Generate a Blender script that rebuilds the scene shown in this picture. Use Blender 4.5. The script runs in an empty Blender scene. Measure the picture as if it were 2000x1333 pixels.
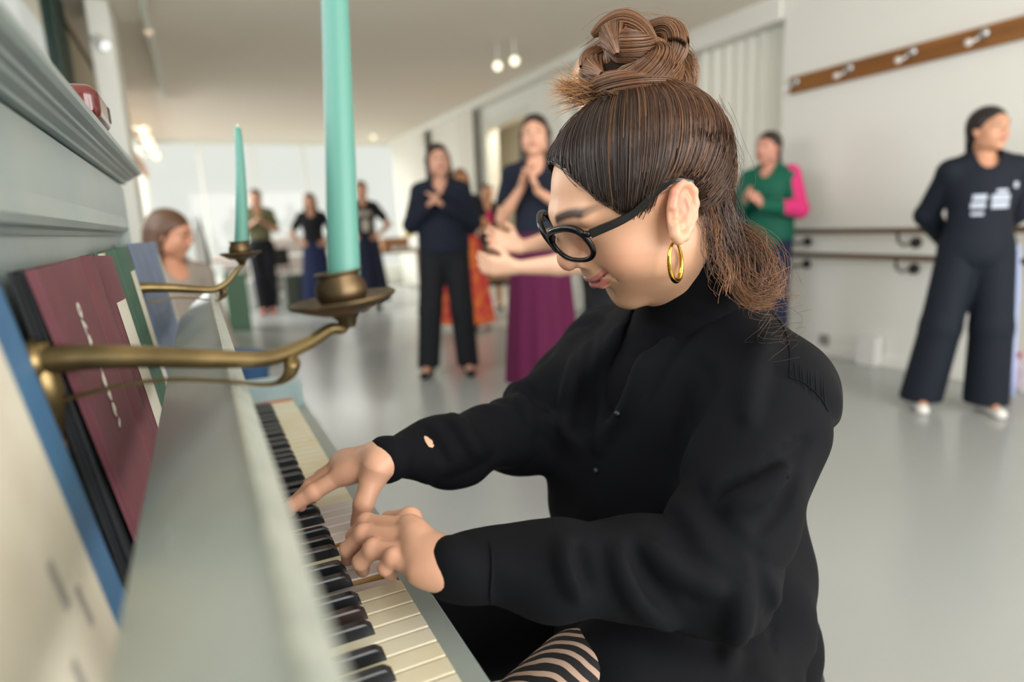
import bpy, math, random
import numpy as np
from mathutils import Vector, Matrix

# ------------------------------------------------------------------ camera, light, exposure
scene = bpy.context.scene
scene.view_settings.view_transform = 'Standard'
scene.view_settings.look = 'None'
scene.view_settings.exposure = 0.0
scene.view_settings.gamma = 1.0
scene.view_settings.use_curve_mapping = False

CF, YAW, PITCH, ROLL = 1237.2, 0.45018735, 0.18438449, -0.04459416
CAM = np.array([-0.15333775, -1.46443474, 1.09054308])
_fw = np.array([math.sin(YAW)*math.cos(PITCH), math.cos(YAW)*math.cos(PITCH), -math.sin(PITCH)])
_r = np.cross(_fw, [0, 0, 1]); _r /= np.linalg.norm(_r); _u = np.cross(_r, _fw)
CR = _r*math.cos(ROLL)+_u*math.sin(ROLL); CU = -_r*math.sin(ROLL)+_u*math.cos(ROLL)
cam_d = bpy.data.cameras.new('camera'); cam = bpy.data.objects.new('camera', cam_d)
scene.collection.objects.link(cam); scene.camera = cam
cam_d.sensor_width = 36.0; cam_d.lens = CF/2000*36; cam_d.clip_start = 0.02; cam_d.clip_end = 100
cam.matrix_world = Matrix(((CR[0], CU[0], -_fw[0], CAM[0]), (CR[1], CU[1], -_fw[1], CAM[1]), (CR[2], CU[2], -_fw[2], CAM[2]), (0, 0, 0, 1)))
cam_d.dof.use_dof = True; cam_d.dof.focus_distance = 0.70; cam_d.dof.aperture_fstop = 2.2

world = bpy.data.worlds.new('world'); scene.world = world; world.use_nodes = True
world.node_tree.nodes['Background'].inputs[0].default_value = (0.93, 0.955, 0.87, 1)
world.node_tree.nodes['Background'].inputs[1].default_value = 0.86

def area(name, loc, target, sx, sy, power, col):
    l = bpy.data.lights.new(name, 'AREA'); l.shape = 'RECTANGLE'; l.size = sx; l.size_y = sy; l.energy = power; l.color = col
    o = bpy.data.objects.new(name, l); scene.collection.objects.link(o); o.location = loc
    o.rotation_euler = (Vector(target)-Vector(loc)).to_track_quat('-Z', 'Y').to_euler(); return o
# daylight from the windows over the piano and the glazed far end, plus added fill lights
area('back_fill_light', (1.9, -3.9, 1.65), (1.9, 2.0, 1.0), 4.2, 2.0, 200, (1.0, 0.985, 0.96))  # added interior fill from behind the camera, no window known there
area('daylight_left_window', (-1.05, 0.3, 2.0), (1.6, 0.3, 1.0), 4.6, 1.1, 62, (0.95, 0.98, 1.0))
area('daylight_left_far_window', (-2.3, 8.7, 2.6), (1.5, 8.2, 0.2), 3.8, 1.8, 400, (0.97, 1.0, 0.98))
area('daylight_end_window', (1.3, 12.3, 3.9), (1.3, 7.6, 0.0), 4.6, 2.0, 620, (1.0, 1.0, 0.96))
area('hall_fill_light', (4.2, 6.4, 2.6), (4.3, 6.4, 0.0), 0.7, 0.7, 75, (1.0, 0.9, 0.75))  # unseen light added to brighten the hall beyond the doorway

def at(px, py, dep):
    d = _fw+CR*(px-1000)/CF-CU*(py-666.5)/CF
    return CAM+d*dep
def hit(px, py, ax, v):
    d = _fw+CR*(px-1000)/CF-CU*(py-666.5)/CF
    return CAM+d*((v-CAM[ax])/d[ax])

# ------------------------------------------------------------------ materials
def lin(r, g, b):
    f = lambda c: (c/255/12.92) if c <= 10 else ((c/255+0.055)/1.055)**2.4
    return (f(r), f(g), f(b), 1.0)
def mat(name, col, rough=0.5, metal=0.0, noise=None, bump=None, spec=0.5, sheen=0.0, coat=0.0, sss=0.0, emis=None, attr=None):
    """noise=(scale, other colour, low, high); bump=(scale, strength, distance)"""
    m = bpy.data.materials.new(name); m.use_nodes = True; nt = m.node_tree; b = nt.nodes['Principled BSDF']
    b.inputs['Base Color'].default_value = col; b.inputs['Roughness'].default_value = rough; b.inputs['Metallic'].default_value = metal
    b.inputs['Specular IOR Level'].default_value = spec; b.inputs['Sheen Weight'].default_value = sheen; b.inputs['Coat Weight'].default_value = coat
    if sss: b.inputs['Subsurface Weight'].default_value = sss; b.inputs['Subsurface Radius'].default_value = (0.012, 0.005, 0.003); b.inputs['Subsurface Scale'].default_value = 0.5
    if emis: b.inputs['Emission Color'].default_value = emis[0]; b.inputs['Emission Strength'].default_value = emis[1]
    tc = nt.nodes.new('ShaderNodeTexCoord')
    if attr:
        a = nt.nodes.new('ShaderNodeAttribute'); a.attribute_name = attr; nt.links.new(a.outputs['Color'], b.inputs['Base Color'])
    if noise:
        n = nt.nodes.new('ShaderNodeTexNoise'); n.inputs['Scale'].default_value = noise[0]; n.inputs['Detail'].default_value = 5
        cr = nt.nodes.new('ShaderNodeValToRGB'); cr.color_ramp.elements[0].position = noise[2]; cr.color_ramp.elements[1].position = noise[3]
        cr.color_ramp.elements[0].color = noise[1]; cr.color_ramp.elements[1].color = col
        nt.links.new(tc.outputs['Object'], n.inputs['Vector']); nt.links.new(n.outputs['Fac'], cr.inputs['Fac']); nt.links.new(cr.outputs['Color'], b.inputs['Base Color'])
    if bump:
        n = nt.nodes.new('ShaderNodeTexNoise'); n.inputs['Scale'].default_value = bump[0]; n.inputs['Detail'].default_value = 4
        bp = nt.nodes.new('ShaderNodeBump'); bp.inputs['Strength'].default_value = bump[1]; bp.inputs['Distance'].default_value = bump[2]
        nt.links.new(tc.outputs['Object'], n.inputs['Vector']); nt.links.new(n.outputs['Fac'], bp.inputs['Height']); nt.links.new(bp.outputs['Normal'], b.inputs['Normal'])
    return m
def wood(name, c1, c2, scale=6, rough=0.45, axis='Y'):
    m = mat(name, c1, rough); nt = m.node_tree; b = nt.nodes['Principled BSDF']
    tc = nt.nodes.new('ShaderNodeTexCoord'); mp = nt.nodes.new('ShaderNodeMapping')
    s = [scale*5]*3; s['XYZ'.index(axis)] = scale*0.4; mp.inputs['Scale'].default_value = s
    n = nt.nodes.new('ShaderNodeTexNoise'); n.inputs['Scale'].default_value = 1; n.inputs['Detail'].default_value = 6
    cr = nt.nodes.new('ShaderNodeValToRGB'); cr.color_ramp.elements[0].color = c2; cr.color_ramp.elements[1].color = c1
    cr.color_ramp.elements[0].position = .3; cr.color_ramp.elements[1].position = .7
    nt.links.new(tc.outputs['Object'], mp.inputs[0]); nt.links.new(mp.outputs[0], n.inputs[0]); nt.links.new(n.outputs['Fac'], cr.inputs[0]); nt.links.new(cr.outputs[0], b.inputs['Base Color'])
    return m

M = {}
M['paint'] = mat('sage_grey_piano_paint', lin(150, 160, 156), .33, noise=(7, lin(138, 152, 152), .35, .62), bump=(160, .08, .002))
M['slip'] = mat('grey_green_slip_paint', lin(150, 162, 158), .3, noise=(9, lin(140, 152, 148), .35, .65))
M['paint_desk'] = mat('worn_piano_paint', lin(184, 194, 192), .3, noise=(5, lin(168, 178, 172), .35, .65), bump=(60, .05, .002))
M['paint_blue'] = mat('pale_blue_grey_paint', lin(150, 172, 178), .3, noise=(9, lin(142, 164, 168), .35, .65))
M['ivory'] = mat('yellowed_ivory', lin(212, 204, 174), .25, noise=(30, lin(218, 212, 188), .3, .7), spec=.5)
M['ivory_pale'] = mat('pale_ivory', lin(216, 211, 190), .25, spec=.5)
M['ivory_white'] = mat('replaced_white_key_top', lin(214, 208, 204), .22, spec=.5)
M['ebony'] = mat('ebony', lin(26, 29, 34), .28, bump=(200, .05, .001), spec=.5)
M['ebony_worn'] = mat('worn_brown_ebony', lin(34, 29, 29), .3, noise=(40, lin(52, 40, 36), .4, .6))
M['keywood'] = wood('key_wood', lin(178, 138, 82), lin(146, 108, 58), 12, .5, 'X')
M['felt'] = mat('red_felt', lin(190, 110, 80), .9)
M['brass'] = mat('aged_brass', lin(140, 120, 82), .36, .9, noise=(25, lin(100, 86, 58), .35, .7), bump=(120, .1, .001))
M['brass_dark'] = mat('dark_bronze', lin(112, 92, 66), .38, .85, noise=(30, lin(72, 62, 46), .35, .7), bump=(160, .12, .001))
M['wax'] = mat('turquoise_wax', lin(84, 140, 128), .45)
M['wick'] = mat('wick', lin(220, 225, 215), .8)
M['wall'] = mat('white_wall_paint', lin(236, 236, 228), .7, bump=(40, .03, .002))
M['wall_r'] = mat('right_wall_paint', lin(234, 233, 227), .65, bump=(40, .03, .002))
M['ceil'] = mat('ceiling_paint', lin(236, 226, 212), .75)
M['tanwall'] = mat('tan_wall', lin(188, 178, 156), .7)
M['curtain'] = mat('white_curtain', lin(240, 238, 228), .85)
M['frame_green'] = mat('dark_green_frame', lin(28, 58, 52), .4)
M['frame_white'] = mat('white_window_frame', lin(222, 224, 216), .5)
M['doorwood'] = wood('door_wood', lin(170, 128, 72), lin(140, 100, 55), 3, .5, 'Z')
M['hall'] = mat('hall_grey', lin(186, 182, 168), .8)
M['railwood'] = wood('coat_rail_wood', lin(152, 98, 38), lin(122, 74, 26), 3, .4, 'Y')
M['barrewood'] = wood('barre_wood', lin(120, 92, 66), lin(92, 68, 48), 3, .4, 'Y')
M['iron'] = mat('dark_iron', lin(52, 50, 50), .45, .5)
M['chrome'] = mat('chrome', lin(190, 190, 192), .25, .9)
M['hookwhite'] = mat('white_hook_knob', lin(222, 216, 210), .35)
M['white'] = mat('white_plastic', lin(225, 225, 222), .4)
M['paper'] = mat('aged_paper', lin(206, 200, 184), .8, noise=(14, lin(196, 188, 170), .35, .65))
M['label'] = mat('cream_label', lin(205, 202, 188), .7)
M['black'] = mat('black_plastic', lin(28, 28, 30), .4)
M['pages'] = mat('page_edges', lin(196, 186, 160), .9)
M['bk_burg'] = mat('burgundy_cloth', lin(110, 62, 70), .6, noise=(12, lin(96, 52, 60), .3, .7), bump=(900, .15, .0005))
M['bk_burg_d'] = mat('scuffed_burgundy_crease', lin(158, 120, 122), .6)
M['bk_black'] = mat('black_cloth', lin(24, 28, 32), .6)
M['bk_green'] = mat('green_cloth', lin(58, 98, 80), .5, noise=(60, lin(44, 82, 66), .3, .7))
M['bk_blue'] = mat('slate_blue_cloth', lin(112, 126, 150), .5, noise=(20, lin(94, 112, 144), .3, .7))
M['bk_blue2'] = mat('deep_blue_cover', lin(62, 112, 152), .45, noise=(20, lin(52, 98, 138), .3, .7))
M['crease'] = mat('pale_crease', lin(176, 190, 180), .7)
M['gold'] = mat('gold', lin(214, 170, 74), .14, 1.0)
M['acetate'] = mat('black_acetate', lin(9, 9, 11), .16, spec=.35)
M['maroon'] = mat('maroon_lacquer', lin(88, 24, 22), .16, coat=.5)
M['concrete'] = mat('grey', lin(140, 138, 134), .7)
def glass(name, tint=(1, 1, 1, 1), fac=.08):
    m = bpy.data.materials.new(name); m.use_nodes = True; nt = m.node_tree; nt.nodes.clear()
    o = nt.nodes.new('ShaderNodeOutputMaterial'); mx = nt.nodes.new('ShaderNodeMixShader'); t = nt.nodes.new('ShaderNodeBsdfTransparent'); g = nt.nodes.new('ShaderNodeBsdfGlossy')
    t.inputs[0].default_value = tint; g.inputs['Roughness'].default_value = .03
    lw_ = nt.nodes.new('ShaderNodeLayerWeight'); lw_.inputs[0].default_value = .25; ml = nt.nodes.new('ShaderNodeMath'); ml.operation = 'MULTIPLY_ADD'; ml.inputs[1].default_value = .25; ml.inputs[2].default_value = .008
    nt.links.new(lw_.outputs['Fresnel'], ml.inputs[0]); nt.links.new(ml.outputs[0], mx.inputs[0]); nt.links.new(t.outputs[0], mx.inputs[1]); nt.links.new(g.outputs[0], mx.inputs[2]); nt.links.new(mx.outputs[0], o.inputs[0])
    return m
M['glass'] = glass('window_glass'); M['lens'] = glass('spectacle_lens', (.93, .93, .95, 1))
# floor: grey-blue sprung-floor vinyl, semi gloss
m = mat('studio_floor_vinyl', lin(160, 164, 162), .2, spec=.6, bump=(6, .02, .01)); nt = m.node_tree; b = nt.nodes['Principled BSDF']
n = nt.nodes.new('ShaderNodeTexNoise'); n.inputs['Scale'].default_value = 1.2; n.inputs['Detail'].default_value = 6
mr = nt.nodes.new('ShaderNodeMapRange'); mr.inputs['To Min'].default_value = .17; mr.inputs['To Max'].default_value = .27
tc = nt.nodes.new('ShaderNodeTexCoord'); nt.links.new(tc.outputs['Object'], n.inputs[0]); nt.links.new(n.outputs['Fac'], mr.inputs['Value']); nt.links.new(mr.outputs[0], b.inputs['Roughness'])
M['floor'] = m

# ------------------------------------------------------------------ mesh helpers
def raw_mesh(name, V, F, smooth=False):
    me = bpy.data.meshes.new(name); me.from_pydata([tuple(v) for v in V], [], [tuple(f) for f in F]); me.update()
    if smooth:
        me.polygons.foreach_set('use_smooth', [True]*len(me.polygons))
    return me
class MB:
    """collects shapes into one mesh"""
    def __init__(s): s.V = []; s.F = []; s.S = []; s.I = []
    def add(s, V, F, smooth=False, mi=0):
        o = len(s.V); s.V += [tuple(map(float, v)) for v in V]; s.F += [tuple(int(i)+o for i in f) for f in F]; s.S += [smooth]*len(F); s.I += [mi]*len(F); return s
    def box(s, lo, hi, mi=0, bev=0.0, T=None):
        lo = np.array(lo, float); hi = np.array(hi, float)
        lo, hi = np.minimum(lo, hi), np.maximum(lo, hi)
        if bev <= 0:
            V = [(x, y, z) for x in (lo[0], hi[0]) for y in (lo[1], hi[1]) for z in (lo[2], hi[2])]
            F = [(0, 1, 3, 2), (4, 6, 7, 5), (0, 4, 5, 1), (2, 3, 7, 6), (0, 2, 6, 4), (1, 5, 7, 3)]
        else:
            b = min(bev, *((hi-lo)/2.01)); V = []; idx = {}
            for i in (0, 1):
                for j in (0, 1):
                    for k in (0, 1):
                        c = np.array([(lo, hi)[i][0], (lo, hi)[j][1], (lo, hi)[k][2]]); sg = np.array([1-2*i, 1-2*j, 1-2*k])
                        for a in range(3):
                            p = c+sg*b; p[a] = c[a]; idx[(i, j, k, a)] = len(V); V.append(p)
            F = []
            g = lambda ijk, a: idx[(*ijk, a)]
            for a in range(3):
                o1, o2 = [q for q in range(3) if q != a]
                for sd in (0, 1):
                    q = []
                    for u, v in ((0, 0), (1, 0), (1, 1), (0, 1)):
                        t = [0]*3; t[a] = sd; t[o1] = u; t[o2] = v; q.append(g(t, a))
                    F.append(q)
                for u in (0, 1):
                    for v in (0, 1):
                        t0 = [0]*3; t0[o1] = u; t0[o2] = v; t1 = list(t0); t1[a] = 1
                        F.append([g(t0, o1), g(t1, o1), g(t1, o2), g(t0, o2)])
            for i in (0, 1):
                for j in (0, 1):
                    for k in (0, 1): F.append([g((i, j, k), 0), g((i, j, k), 1), g((i, j, k), 2)])
            c = (lo+hi)/2; V = [np.array(v) for v in V]; F2 = []
            for f in F:
                n = np.cross(V[f[1]]-V[f[0]], V[f[2]]-V[f[0]]); m_ = sum(V[i] for i in f)/len(f)-c
                F2.append(f if n@m_ > 0 else f[::-1])
            F = F2
        if T is not None: V = [T @ Vector(v) for v in V]
        return s.add(V, F, False, mi)
    def prism(s, poly, axis, a, b, mi=0, smooth=False):
        """poly: 2-D outline in the two other axes, extruded from a to b along axis"""
        o = [q for q in range(3) if q != axis]; n = len(poly); V = []
        for t in (a, b):
            for p in poly:
                v = [0, 0, 0]; v[axis] = t; v[o[0]] = p[0]; v[o[1]] = p[1]; V.append(v)
        F = [tuple(range(n))[::-1], tuple(range(n, 2*n))]+[(i, (i+1) % n, n+(i+1) % n, n+i) for i in range(n)]
        return s.add(V, F, smooth, mi)
    def lathe(s, prof, c=(0, 0, 0), seg=32, mi=0, R=None):
        V = []; n = len(prof); c = np.array(c, float)
        for i in range(seg):
            a = 2*math.pi*i/seg
            for r, z in prof:
                v = np.array([r*math.cos(a), r*math.sin(a), z])
                if R is not None: v = R @ v
                V.append(v+c)
        F = [(i*n+j, ((i+1) % seg)*n+j, ((i+1) % seg)*n+j+1, i*n+j+1) for i in range(seg) for j in range(n-1)]
        return s.add(V, F, True, mi)
    def tube(s, pts, rad, seg=10, mi=0, closed=False, sx=1.0):
        pts = [np.array(p, float) for p in pts]; n = len(pts)
        if np.isscalar(rad): rad = [rad]*n
        V = []; up = None
        for i, p in enumerate(pts):
            if closed: t = pts[(i+1) % n]-pts[i-1]
            else: t = pts[min(i+1, n-1)]-pts[max(i-1, 0)]
            t = t/(np.linalg.norm(t)+1e-12)
            if up is None:
                up = np.cross(t, [0, 0, 1.0]);
                if np.linalg.norm(up) < 1e-3: up = np.cross(t, [1.0, 0, 0])
            up = up-t*(up@t); up /= np.linalg.norm(up); w = np.cross(t, up)
            for j in range(seg):
                a = 2*math.pi*j/seg; V.append(p+rad[i]*(math.cos(a)*up+math.sin(a)*w*sx))
        m_ = n if closed else n-1
        F = [(i*seg+j, i*seg+(j+1) % seg, ((i+1) % n)*seg+(j+1) % seg, ((i+1) % n)*seg+j) for i in range(m_) for j in range(seg)]
        if not closed: F += [tuple(range(seg))[::-1], tuple(range((n-1)*seg, n*seg))]
        return s.add(V, F, True, mi)
    def ball(s, c, r, seg=16, mi=0):
        r = np.array(r if not np.isscalar(r) else (r, r, r)); prof = [(math.sin(math.pi*i/seg*1.0)+1e-5, -math.cos(math.pi*i/seg)) for i in range(seg+1)]
        V = []; n = len(prof)
        for i in range(seg):
            a = 2*math.pi*i/seg
            for q, z in prof: V.append(np.array(c)+r*np.array([q*math.cos(a), q*math.sin(a), z]))
        F = [(i*n+j, ((i+1) % seg)*n+j, ((i+1) % seg)*n+j+1, i*n+j+1) for i in range(seg) for j in range(n-1)]
        return s.add(V, F, True, mi)
    def build(s, name, mats, parent=None, **kw):
        me = bpy.data.meshes.new(name); me.from_pydata(s.V, [], s.F); me.update()
        me.polygons.foreach_set('use_smooth', s.S); me.polygons.foreach_set('material_index', s.I)
        if not isinstance(mats, (list, tuple)): mats = [mats]
        for q in mats: me.materials.append(q)
        o = bpy.data.objects.new(name, me); scene.collection.objects.link(o)
        if parent is not None: o.parent = parent
        tag(o, **kw); return o
def tag(o, label=None, cat=None, group=None, kind=None):
    if label: o['label'] = label
    if cat: o['category'] = cat
    if group: o['group'] = group
    if kind: o['kind'] = kind
    return o
def thing(name, label, cat, loc=(0, 0, 0), rz=0, group=None):
    o = bpy.data.objects.new(name, None); scene.collection.objects.link(o); o.location = loc; o.rotation_euler = (0, 0, rz); o.empty_display_size = .1
    return tag(o, label, cat, group)
def copy_tree(o, parent=None):
    c = o.copy(); scene.collection.objects.link(c); c.parent = parent
    for ch in list(o.children): copy_tree(ch, c)
    return c
def keep(parent, *obs):
    """parent world-built meshes under an empty that sits elsewhere"""
    mi = Matrix.Translation(parent.location) @ Matrix.Rotation(parent.rotation_euler[2], 4, 'Z')
    for o in obs: o.matrix_parent_inverse = mi.inverted()

# ------------------------------------------------------------------ implicit surfaces: fields of smooth-blended primitives
class Field:
    def __init__(s, lo, hi, h):
        s.lo = np.array(lo, np.float32); s.h = h; s.n = np.ceil((np.array(hi)-np.array(lo))/h).astype(int)+1
        s.F = np.full(s.n, 10.0, np.float32); s.ax = [s.lo[i]+h*np.arange(s.n[i], dtype=np.float32) for i in range(3)]
    def sub(s, lo, hi):
        i0 = np.clip(np.floor((np.array(lo)-s.lo)/s.h).astype(int), 0, s.n); i1 = np.clip(np.ceil((np.array(hi)-s.lo)/s.h).astype(int)+1, 0, s.n)
        if np.any(i1 <= i0): return None
        sl = tuple(slice(a, b) for a, b in zip(i0, i1))
        return sl, s.ax[0][sl[0]][:, None, None], s.ax[1][sl[1]][None, :, None], s.ax[2][sl[2]][None, None, :]
    def blend(s, sl, d, k, mode):
        a = s.F[sl]
        if mode == '-': a2, d = -a, d
        else: a2 = a
        if k > 0:
            q = np.maximum(k-np.abs(a2-d), 0)/k; r = np.minimum(a2, d)-q*q*k*.25
        else: r = np.minimum(a2, d)
        s.F[sl] = -r if mode == '-' else r
    def cap(s, a, b, ra, rb=None, k=.01, mode='+'):
        rb = ra if rb is None else rb; a = np.array(a, np.float32); b = np.array(b, np.float32); m_ = max(ra, rb)+k+3*s.h
        g = s.sub(np.minimum(a, b)-m_, np.maximum(a, b)+m_)
        if g is None: return s
        sl, X, Y, Z = g; ab = b-a; L = float(ab@ab)+1e-12
        t = np.clip(((X-a[0])*ab[0]+(Y-a[1])*ab[1]+(Z-a[2])*ab[2])/L, 0, 1)
        d = np.sqrt((X-a[0]-t*ab[0])**2+(Y-a[1]-t*ab[1])**2+(Z-a[2]-t*ab[2])**2)-(ra+(rb-ra)*t)
        s.blend(sl, d, k, mode); return s
    def ell(s, c, r, R=None, k=.01, mode='+'):
        c = np.array(c, np.float32); r = np.array(r if not np.isscalar(r) else (r, r, r), np.float32); m_ = float(r.max())+k+3*s.h
        if R is None: e = r
        else: e = np.sqrt(((np.array(R)*r)**2).sum(1))
        g = s.sub(c-e-k-3*s.h, c+e+k+3*s.h)
        if g is None: return s
        sl, X, Y, Z = g; x, y, z = X-c[0], Y-c[1], Z-c[2]
        if R is not None:
            x, y, z = (R[0][0]*x+R[1][0]*y+R[2][0]*z), (R[0][1]*x+R[1][1]*y+R[2][1]*z), (R[0][2]*x+R[1][2]*y+R[2][2]*z)
        k0 = np.sqrt((x/r[0])**2+(y/r[1])**2+(z/r[2])**2); k1 = np.sqrt((x/r[0]**2)**2+(y/r[1]**2)**2+(z/r[2]**2)**2)+1e-9
        s.blend(sl, np.where(k0 < 1e-4, -r.min(), k0*(k0-1)/k1), k, mode); return s
    def cut(s, p, n, k=0.004):
        """remove the side the normal points to"""
        n = np.array(n, float); n /= np.linalg.norm(n); X, Y, Z = s.ax[0][:, None, None], s.ax[1][None, :, None], s.ax[2][None, None, :]
        d = (X-p[0])*n[0]+(Y-p[1])*n[1]+(Z-p[2])*n[2]; a = s.F
        q = np.maximum(k-np.abs(a-d), 0)/k; s.F = np.maximum(a, d)+q*q*k*.25; return s
    def trim(s, c, d, R=.07, L=.12):
        """plane cut limited to a capsule running from c along d"""
        c = np.array(c, float); d = np.array(d, float); d /= np.linalg.norm(d); e = c+d*L; g = s.sub(np.minimum(c, e)-R, np.maximum(c, e)+R)
        sl, X, Y, Z = g; t = (X-c[0])*d[0]+(Y-c[1])*d[1]+(Z-c[2])*d[2]
        r = np.sqrt(np.maximum((X-c[0])**2+(Y-c[1])**2+(Z-c[2])**2-t*t, 0)); m_ = (r < R) & (t < L)
        s.F[sl] = np.where(m_, np.maximum(s.F[sl], t), s.F[sl]); return s
    def warp(s, fn):
        X, Y, Z = s.ax[0][:, None, None], s.ax[1][None, :, None], s.ax[2][None, None, :]
        m_ = np.abs(s.F) < .05
        s.F = np.where(m_, s.F+fn(X, Y, Z).astype(np.float32), s.F); return s
    def net(s):
        F = s.F; n = F.shape; I = F < 0
        c = [I[i:n[0]-1+i, j:n[1]-1+j, k:n[2]-1+k] for i in (0, 1) for j in (0, 1) for k in (0, 1)]
        cnt = sum(q.astype(np.int8) for q in c); act = (cnt > 0) & (cnt < 8); ids = np.argwhere(act)
        idx = np.full(act.shape, -1, np.int64); idx[act] = np.arange(len(ids))
        acc = np.zeros((len(ids), 3)); w = np.zeros(len(ids)); i0, j0, k0 = ids.T
        for ax in range(3):
            o = [q for q in range(3) if q != ax]
            for u in (0, 1):
                for v in (0, 1):
                    d0 = [0, 0, 0]; d0[o[0]] = u; d0[o[1]] = v; d1 = list(d0); d1[ax] = 1
                    fa = F[i0+d0[0], j0+d0[1], k0+d0[2]]; fb = F[i0+d1[0], j0+d1[1], k0+d1[2]]
                    mk = (fa < 0) != (fb < 0); t = np.where(mk, fa/(fa-fb+1e-20), 0); p = np.zeros((len(ids), 3)); p[:] = d0; p[:, ax] = t
                    acc[mk] += p[mk]; w[mk] += 1
        V = (ids+acc/w[:, None])*s.h+s.lo; Q = []
        for ax in range(3):
            o1, o2 = [(1, 2), (2, 0), (0, 1)][ax]; sl0 = [slice(None)]*3; sl1 = [slice(None)]*3
            sl0[ax] = slice(0, n[ax]-1); sl1[ax] = slice(1, n[ax]); A = I[tuple(sl0)]; B = I[tuple(sl1)]; e = np.argwhere(A != B)
            if not len(e): continue
            ok = (e[:, o1] > 0) & (e[:, o2] > 0) & (e[:, o1] < n[o1]-1) & (e[:, o2] < n[o2]-1); e = e[ok]
            def cell(d1, d2):
                q = e.copy(); q[:, o1] -= d1; q[:, o2] -= d2; return idx[q[:, 0], q[:, 1], q[:, 2]]
            q = np.stack([cell(1, 1), cell(0, 1), cell(0, 0), cell(1, 0)], 1); fl = ~A[e[:, 0], e[:, 1], e[:, 2]]
            q[fl] = q[fl][:, ::-1]; Q.append(q)
        Q = np.concatenate(Q); Q = Q[(Q >= 0).all(1)]
        return V, Q
def np_mesh(name, V, Q, mats, parent=None, smooth=True, color=None, **kw):
    me = bpy.data.meshes.new(name); V = np.asarray(V, np.float32); Q = np.asarray(Q, np.int32); k = Q.shape[1]
    me.vertices.add(len(V)); me.vertices.foreach_set('co', V.ravel()); me.loops.add(Q.size); me.loops.foreach_set('vertex_index', Q.ravel())
    me.polygons.add(len(Q)); me.polygons.foreach_set('loop_start', np.arange(0, Q.size, k, dtype=np.int32))
    me.update(calc_edges=True)
    if smooth: me.polygons.foreach_set('use_smooth', np.ones(len(Q), bool))
    if color is not None:
        a = me.color_attributes.new('tint', 'FLOAT_COLOR', 'POINT'); c = np.ones((len(V), 4), np.float32); c[:, :3] = color; a.data.foreach_set('color', c.ravel())
    if not isinstance(mats, (list, tuple)): mats = [mats]
    for q in mats: me.materials.append(q)
    o = bpy.data.objects.new(name, me); scene.collection.objects.link(o)
    if parent is not None: o.parent = parent
    tag(o, **kw); return o
def relax(V, Q, it=2):
    """a little Laplacian smoothing"""
    V = V.astype(np.float64)
    for _ in range(it):
        a = np.zeros_like(V); w = np.zeros(len(V))
        for i in range(4):
            for j in ((i+1) % 4, (i+3) % 4):
                np.add.at(a, Q[:, i], V[Q[:, j]]); np.add.at(w, Q[:, i], 1)
        V = V*.5+.5*a/np.maximum(w, 1)[:, None]
    return V
# ------------------------------------------------------------------ the room
XW, XL, YF, ZC = 4.04, -0.80, 10.8, 2.69
def struct(name, mb, m): return mb.build(name, m, kind='structure')
struct('floor', MB().box((XL-.2, -4.2, -.1), (6.2, YF+.3, 0)), M['floor'])
struct('ceiling', MB().box((XL-.2, -4.2, ZC), (6.2, YF+.3, ZC+.12)), M['ceil'])
# right wall, the low beam and the recess with curtains behind it
struct('wall_right', MB().box((XW, -4.2, 0), (XW+.15, 2.22, ZC)), M['wall_r'])
struct('wall_recess', MB().box((XW+.42, 2.0, 0), (XW+.55, 5.3, ZC)), M['wall'])
struct('trim_1', MB().box((XW-.05, 2.23, 2.53), (XW+.45, 5.3, ZC)).box((XW-.055, 2.23, 2.51), (XW-.02, 5.3, 2.535)), M['wall_r'])
# inner wall further back with the doorway
X2 = 3.48
struct('wall_inner', MB().box((X2, 4.6, 0), (X2+.12, 5.35, ZC)).box((X2, 6.5, 0), (X2+.12, YF, ZC)).box((X2, 5.35, 2.34), (X2+.12, 6.5, ZC)).box((X2+.12, 5.2, 0), (6.2, 5.32, ZC)), M['wall'])
struct('wall_hall', MB().box((X2+1.3, 5.3, 0), (X2+1.4, YF, ZC)), M['hall'])
MBd = MB().box((X2-.03, 5.27, 0), (X2+.14, 5.36, 2.42)).box((X2-.03, 6.49, 0), (X2+.14, 6.58, 2.42)).box((X2-.03, 5.36, 2.33), (X2+.14, 6.49, 2.42))
struct('door_1', MBd, M['frame_white'])
dl = MB().box((X2+.14, 5.38, 0.01), (X2+.9, 5.43, 2.3)).build('door_leaf', M['doorwood']); tag(dl, kind='structure')
struct('trim_2', MB().box((X2-.16, 3.3, 2.6), (X2+.02, YF, ZC)), M['wall'])
struct('wall_back', MB().box((XL-.15, -4.2, 0), (6.2, -4.05, .65)).box((XL-.15, -4.2, 2.65), (6.2, -4.05, ZC)).box((XL-.15, -4.2, .6), (-.3, -4.05, ZC)).box((4.1, -4.2, .6), (6.2, -4.05, ZC)), M['wall'])
struct('baseboard_right', MB().box((XW-.012, -4, 0), (XW, 2.2, .07)), M['wall_r'])
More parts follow.
